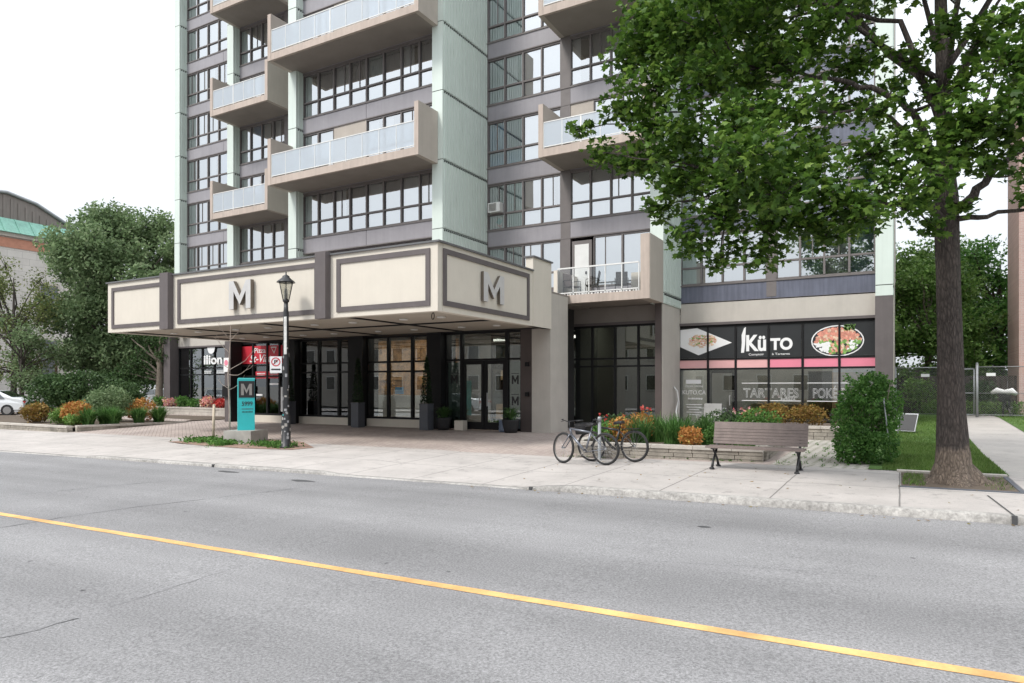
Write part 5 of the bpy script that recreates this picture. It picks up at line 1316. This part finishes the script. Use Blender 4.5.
m=MB(); trunk=[(sx_,sy_,sz-.05),(sx_+.03,sy_,sz+1.0),(sx_-.05,sy_,sz+2.2),(sx_+.05,sy_,sz+3.2),(sx_+.08,sy_,sz+4.1)]; m.tube(trunk,[.035,.03,.024,.015,.005],8); m.build('trunk','twig',t)
m=MB()
for z_,dx,dy,dz in ((1.7,.45,.4,.35),(2.35,.5,.7,.75),(2.4,-.7,-.4,.3),(2.9,-.35,-.3,.5),(2.2,.9,.2,.3),(3.3,.25,.3,.5),(3.4,-.2,-.3,.5),(1.75,-.3,-.2,.3)):
    a=Vector((sx_,sy_,sz+z_)); p=limb(m,a,a+Vector((dx,dy,dz)),.013,.004,.12,5,6,-.05)
    limb(m,p[4],p[4]+Vector((dx*.3,dy*.2,.3)),.005,.002,.1,4,3)
m.build('branch','twig',t)
mb=MB(); mb.tube([(-20.35,15.2,gz(-20.3,15.2)-.05),(-20.3,15.2,gz(-20.3,15.2)+1.2)],.045,8,smooth=True); mb.lathe((-20.3,15.2,gz(-20.3,15.2)+1.2),[(.045,0),(.03,.03)],8); tag(mb.build('wooden_stake','stake',base=(-20.35,15.2,gz(-20.3,15.2))),'short pale wooden stake left of the bare sapling','stake')
# ---------------------------------------------------------------- left flower bed
t=thing('flower_bed_wall',(-30,16,-.2),'low pale timber and stone edge round the left flower bed','planter')
m=MB(); stonewall(m,(-50,15.45),(-29.7,15.45),-.30,.30,.25,2); stonewall(m,(-29.55,15.6),(-28.7,20.0),-.25,.27,.25,1); m.build('wall',['stonew','stonecap'],t)
m=MB(); m.poly([(-50,15.5,-.06),(-29.7,15.5,-.06),(-28.9,20,.03),(-28.9,24,.03),(-50,24,0)]); m.build('soil','soil',t)
gb='plants in the left flower bed'
shrub('coleus',(-31.3,16.6,-.06),(.75,.5,.52),1800,.12,'orange','big orange coleus mound near the corner of the left bed','plant',gb)
shrub('coleus',(-33.2,17.2,-.06),(.7,.5,.45),1500,.12,'russet','russet leafy mound left of the orange coleus in the left bed','plant',gb)
shrub('coleus',(-35.0,16.7,-.06),(.8,.5,.45),1500,.12,'russet','dark russet mound furthest left in the left flower bed','plant',gb)
shrub('low_bush',(-32.3,16.4,-.06),(.6,.4,.38),1100,.1,'bright','light green plant between russet and orange mounds','plant',gb)
shrub('low_bush',(-32.3,18.6,-.06),(1.3,.8,.85),2400,.13,'willow','grey green bush behind the orange coleus','plant',gb)
for i,(x,y) in enumerate(((-29.9,16.3),(-29.6,17.2),(-29.4,18.2),(-29.2,19.0),(-30.3,17.2))):
    lily((x,y,-.04),.9,300,['green lily clump at the front corner of the left bed','second lily clump back along the bed side','third lily clump back along the bed side','last lily clump at the rear of the bed side','lily clump inside the bed behind the corner one'][i],'day lilies in the left bed',w_=.05,spread=.6)
shrub('coleus',(-30.9,19.3,-.02),(.9,.5,.55),1100,.12,'orange','pale orange flowering plant behind the lilies','plant',gb)
shrub('low_bush',(-30.6,16.0,-.06),(.45,.3,.25),600,.1,'bright','pale green hosta at the very corner of the bed','plant',gb)
gh='dark bushes behind the left bed'
for x,y,rx,rz_,lb in ((-41.6,20.7,1.5,1.15,'large dark bush beside the parked white car'),(-40.3,21.6,1.6,1.25,'broad dark bush in the middle behind the left bed'),(-38.6,22.6,1.5,1.0,'dark bush at the right behind the left bed'),(-43.0,25.5,1.8,1.3,'dark bush furthest back under the big tree')):
    shrub('dark_bush',(x,y,0),(rx,1.3,rz_),4200,.17,'darkl',lb,'bush',gh)
# far left shop flower box
t=thing('window_planter',(-36,25.3,0),'long low cream planter full of flowers under the left shop windows','planter')
m=MB(); stonewall(m,(-39.6,25.1),(-34.1,25.1),0,.42,.25,2); stonewall(m,(-33.9,24.9),(-28,24.9),0,.42,.25,2); m.build('wall',['stonecap','stonecap'],t); m=MB(); m.poly([(-39.6,25.2,.38),(-28,25.0,.38),(-28,27,.38),(-39.6,27,.38)]); m.build('soil','soil',t)
gf='flower mounds below the left shop windows'
for i in range(9):
    x=-39.2+i*1.15; mt=['hedge','flmix','hedge','hedge','flmix','flred','hedge','orange','bright'][i]
    shrub('flower_mound',(x,25.5,.38),(.55,.3,.27 if i%2 else .34),620,.11,mt,['leftmost green mound by the brown pier','white and pink blooms next to the leftmost mound','green mound third from the brown pier','tall green mound below the emblem window','pale blooms below the shop lettering','red flowers below the shop door window','green mound right of the red flowers','orange foliage mound near the dark column','bright green mound touching the dark column'][i],'flowers',gf)
# ---------------------------------------------------------------- left trees
gt='trees left of the tower'
simple_tree('big_tree',(-48,28.5,0),15,.35,[(x,y,z,r_) for (x,y,z,r_) in rclumps(-48.4,28.6,2.6,13.9,5.4,84,1.1,1.8)],'willow','bark','tall grey green tree with dense crown left of the canopy','tree',gt,370,.25,'o',.25,(-.5,0),.03,.1,8)
simple_tree('big_tree',(-40.9,26.6,0),6.8,.26,rclumps(-41.9,27.0,1.9,5.6,2.1,26,.8,1.1),'darkl','barkg','shorter dark tree with pale trunk next to the left shop','tree',gt,360,.18,'o',.3,(.2,0),.02,.1)
simple_tree('locust_tree',(-51,23,0),11,.2,rclumps(-51.5,23,2.0,10.0,3.6,36,.9,1.4),'locust','bark','airy yellow green tree furthest left in front of the stone building','tree',gt,190,.17,'o',.3,(0,0),.02,.2)
simple_tree('locust_tree',(-47.8,22,0),6.5,.16,rclumps(-47.6,22,2.0,6.0,2.6,20,.7,1.1),'willow','bark','small leafy tree above the parked white car','tree',gt,260,.16,'o',.3,(0,0),.02,.2)
# ---------------------------------------------------------------- left stone building
t=thing('stone_building',(-80,30,0),'pale stone building with green copper eave and ribbed brown gable roof','building')
U=-69.
m=MB(); m.box(U-25,U,10,38,0,14.94); m.build('wall','limest',t)
m=MB(); m.box(U-25.2,U+.25,9.8,38.2,14.95,15.3); m.build('cornice','stonecap',t)
m=MB(); m.box(U-25,U+.06,10,38.05,14.0,14.85); m.build('brick_band','redband',t)
m=MB(); 
m.prism([(U+.5,9.6,15.3),(U+.5,38.4,15.3),(U-.6,38.4,16.7),(U-.6,9.6,16.7)],(-.4,0,0))
for i in range(24): v=9.8+i*1.2; m.prism([(U+.5,v,15.32),(U+.58,v,15.32),(U-.52,v,16.7),(U-.6,v,16.7)],(0,.08,0))
m.build('copper_eave','copper',t)
m=MB(); ga=[(U-1,14,16.6),(U-1,37.2,16.6),(U-1,33.4,18.5),(U-1,31,19.0),(U-1,28,18.7),(U-1,14,17.2)]
m.prism(ga,(-24,0,0))
for i in range(40):
    v=14.5+i*.6
    if v>36.4: break
    zt_=18.9-(v-31)*.42 if v>31 else (17.2+(v-14)*.11); m.box(U-1,U-.93,v,v+.2,16.62,max(16.7,zt_-.2))
m.m=1; m.tube([(U-.9,14,17.25),(U-.9,28,18.8),(U-.9,31,19.1),(U-.9,33.4,18.6),(U-.9,37.2,16.7)],.16,6)
m.build('gable_roof',['ribbed','galv'],t)
for v in (14,19,24,29,34):
    for z0 in (2.5,7.6):
        f=MB(); f.box(U,U+.12,v-.9,v+.9,z0,z0+.2); f.box(U,U+.12,v-.9,v-.75,z0+.2,z0+3.4); f.box(U,U+.12,v+.75,v+.9,z0+.2,z0+3.4); f.box(U,U+.12,v-.9,v+.9,z0+3.4,z0+3.6); wn=f.build('window','stonecap',t)
        g=MB(); g.box(U,U+.04,v-.75,v+.75,z0+.2,z0+3.4); g.build('pane','carg',wn)
m=MB(); m.box(U,U+.05,11,12,3,4) if False else None
# orange ribbed wall behind the trees and brick block with copper top
t=thing('ribbed_wall_building',(-62,44,0),'low building with ribbed orange brown wall behind the big tree','building')
m=MB(); m.box(-66,-50,44,54,0,5.2); 
for i in range(50): m.box(-66+i*.32,-66+i*.32+.12,43.93,44,.1,5.1)
m.build('wall','ribor',t); m=MB(); m.box(-66.2,-49.8,43.7,54.2,5.2,5.5); m.build('roof','ribbed',t)
t=thing('copper_topped_block',(-72,58,0),'distant block with green copper top and vent pipe above the big tree','building')
m=MB(); m.box(-78,-66,56,66,0,19); m.build('wall','limest',t); m=MB(); m.prism([(-74,55.9,19),(-66,55.9,19),(-67,55.9,20.6),(-73,55.9,20.6)],(0,10,0)); m.build('copper_roof','copper',t)
m=MB(); m.tube([(-68.6,57,20.5),(-68.6,57,22.6)],.12,8); m.lathe((-68.6,57,22.6),[(.5,0),(.5,.12),(.1,.2)],10); m.build('vent_pipe','galv',t)
# ---------------------------------------------------------------- cars
def car(label,locv,rz,paint,group=None,name='parked_car'):
    t=thing(name,locv,label,'car',group,rz,local=True)
    L,W_=4.5,1.78
    prof=[(-2.22,.35),(-2.25,.62),(-2.12,.82),(-1.35,.95),(-.75,1.38),(-.35,1.46),(.75,1.45),(1.55,1.06),(2.1,.98),(2.24,.75),(2.22,.35)]
    m=MB(); rows=[]
    for s_,inz in ((-1,0),(1,0)):
        pass
    secs=[(-.5,1),(-.47,1.0),(.47,1.0),(.5,1)]
    i0=len(m.v); n=len(prof)
    for yy in (-W_/2,-W_/2+.10,W_/2-.10,W_/2):
        e=abs(yy)>W_/2-.05
        for x,z in prof:
            hz=max(0,z-.95); y=yy*(1-hz*.30); zz=z-(.045 if e and z>.5 else 0); xx=x*(.985 if e else 1); m.v.append((xx,y,zz))
    for k in range(3):
        for j in range(n-1): a=i0+k*n+j; m.face(a,a+1,a+1+n,a+n,smooth=True)
    m.face(*[i0+j for j in range(n)][::-1]); m.face(*[i0+3*n+j for j in range(n)])
    m.box(-2.15,2.15,-W_/2+.05,W_/2-.05,.22,.36); m.build('body',paint,t)
    for s_ in (-1,1):
        g=MB(); y=lambda z:s_*(W_/2*(1-max(0,z-.95)*.30)+.006)
        g.poly([(-1.15,y(.98),.98),(-.02,y(.98),.98),(-.02,y(1.36),1.36),(-.68,y(1.36),1.36)]); g.poly([(.04,y(.98),.98),(1.25,y(.98),1.0),(.85,y(1.36),1.34),(.04,y(1.36),1.36)]); g.build('side_window','carg',t)
    g=MB(); g.poly([(-1.31,-.72,.985),(-1.31,.72,.985),(-.76,.62,1.385),(-.76,-.62,1.385)]); g.poly([(1.52,-.70,1.085),(1.52,.70,1.085),(.82,.62,1.42),(.82,-.62,1.42)]); 
    g.v=[(x,y_,z+.02) for x,y_,z in g.v]; g.build('windscreen','carg',t)
    for x in (-1.38,1.38):
        for s_ in (-1,1):
            w_=MB(); w_.tube([(x,s_*(W_/2-.2),.32),(x,s_*(W_/2+.012),.32)],.33,24); wh=w_.build('wheel','tyre',t)
            r_=MB(); r_.tube([(x,s_*(W_/2+.01),.32),(x,s_*(W_/2+.025),.32)],.21,16); r_.build('rim','rim',wh)
    for s_ in (-1,1):
        h_=MB(); h_.obox((-2.17,s_*.66,.70),.1,.34,.13,rz=s_*.2); h_.build('headlight','head',t)
        h_=MB(); h_.obox((2.18,s_*.66,.80),.1,.34,.15,rz=-s_*.2); h_.build('tail_light','tail',t)
    return t
car('white parked car beside the dark bush at the left edge',(-46.3,19.6,-.07),R(40),'carw')
car('small white car far behind the pale tree trunk',(-52,34,0),R(20),'carw')
gc='cars reflected in the shop windows'
car('white car reflected in the pizza shop window',(-30.5,-2.2,-.4),R(0),'carw',gc)
car('blue car reflected in the poke shop window',(3.2,-1.9,-.05),R(180),'carb',gc)
# row of buildings opposite, seen only as reflections
t=thing('opposite_building',(-25,-14,0),'pale apartment row reflected in the lobby glass','building')
m=MB(); m.box(-60,-6,-24,-12,-.6,9.5); m.build('wall','beige',t); m=MB(); m.box(-60.2,-5.8,-24,-11.8,9.5,10); m.build('roof','trim',t)
for i in range(17):
    for z0 in (1.2,4.1,7.0):
        f=MB(); u=-58+i*3.1; f.box(u,u+1.3,-11.99,-11.93,z0,z0+1.5); wn=f.build('window','white',t); g=MB(); g.box(u+.08,u+1.22,-11.93,-11.91,z0+.08,z0+1.42); g.build('pane','carg',wn)
print('objects',len(sc.objects))
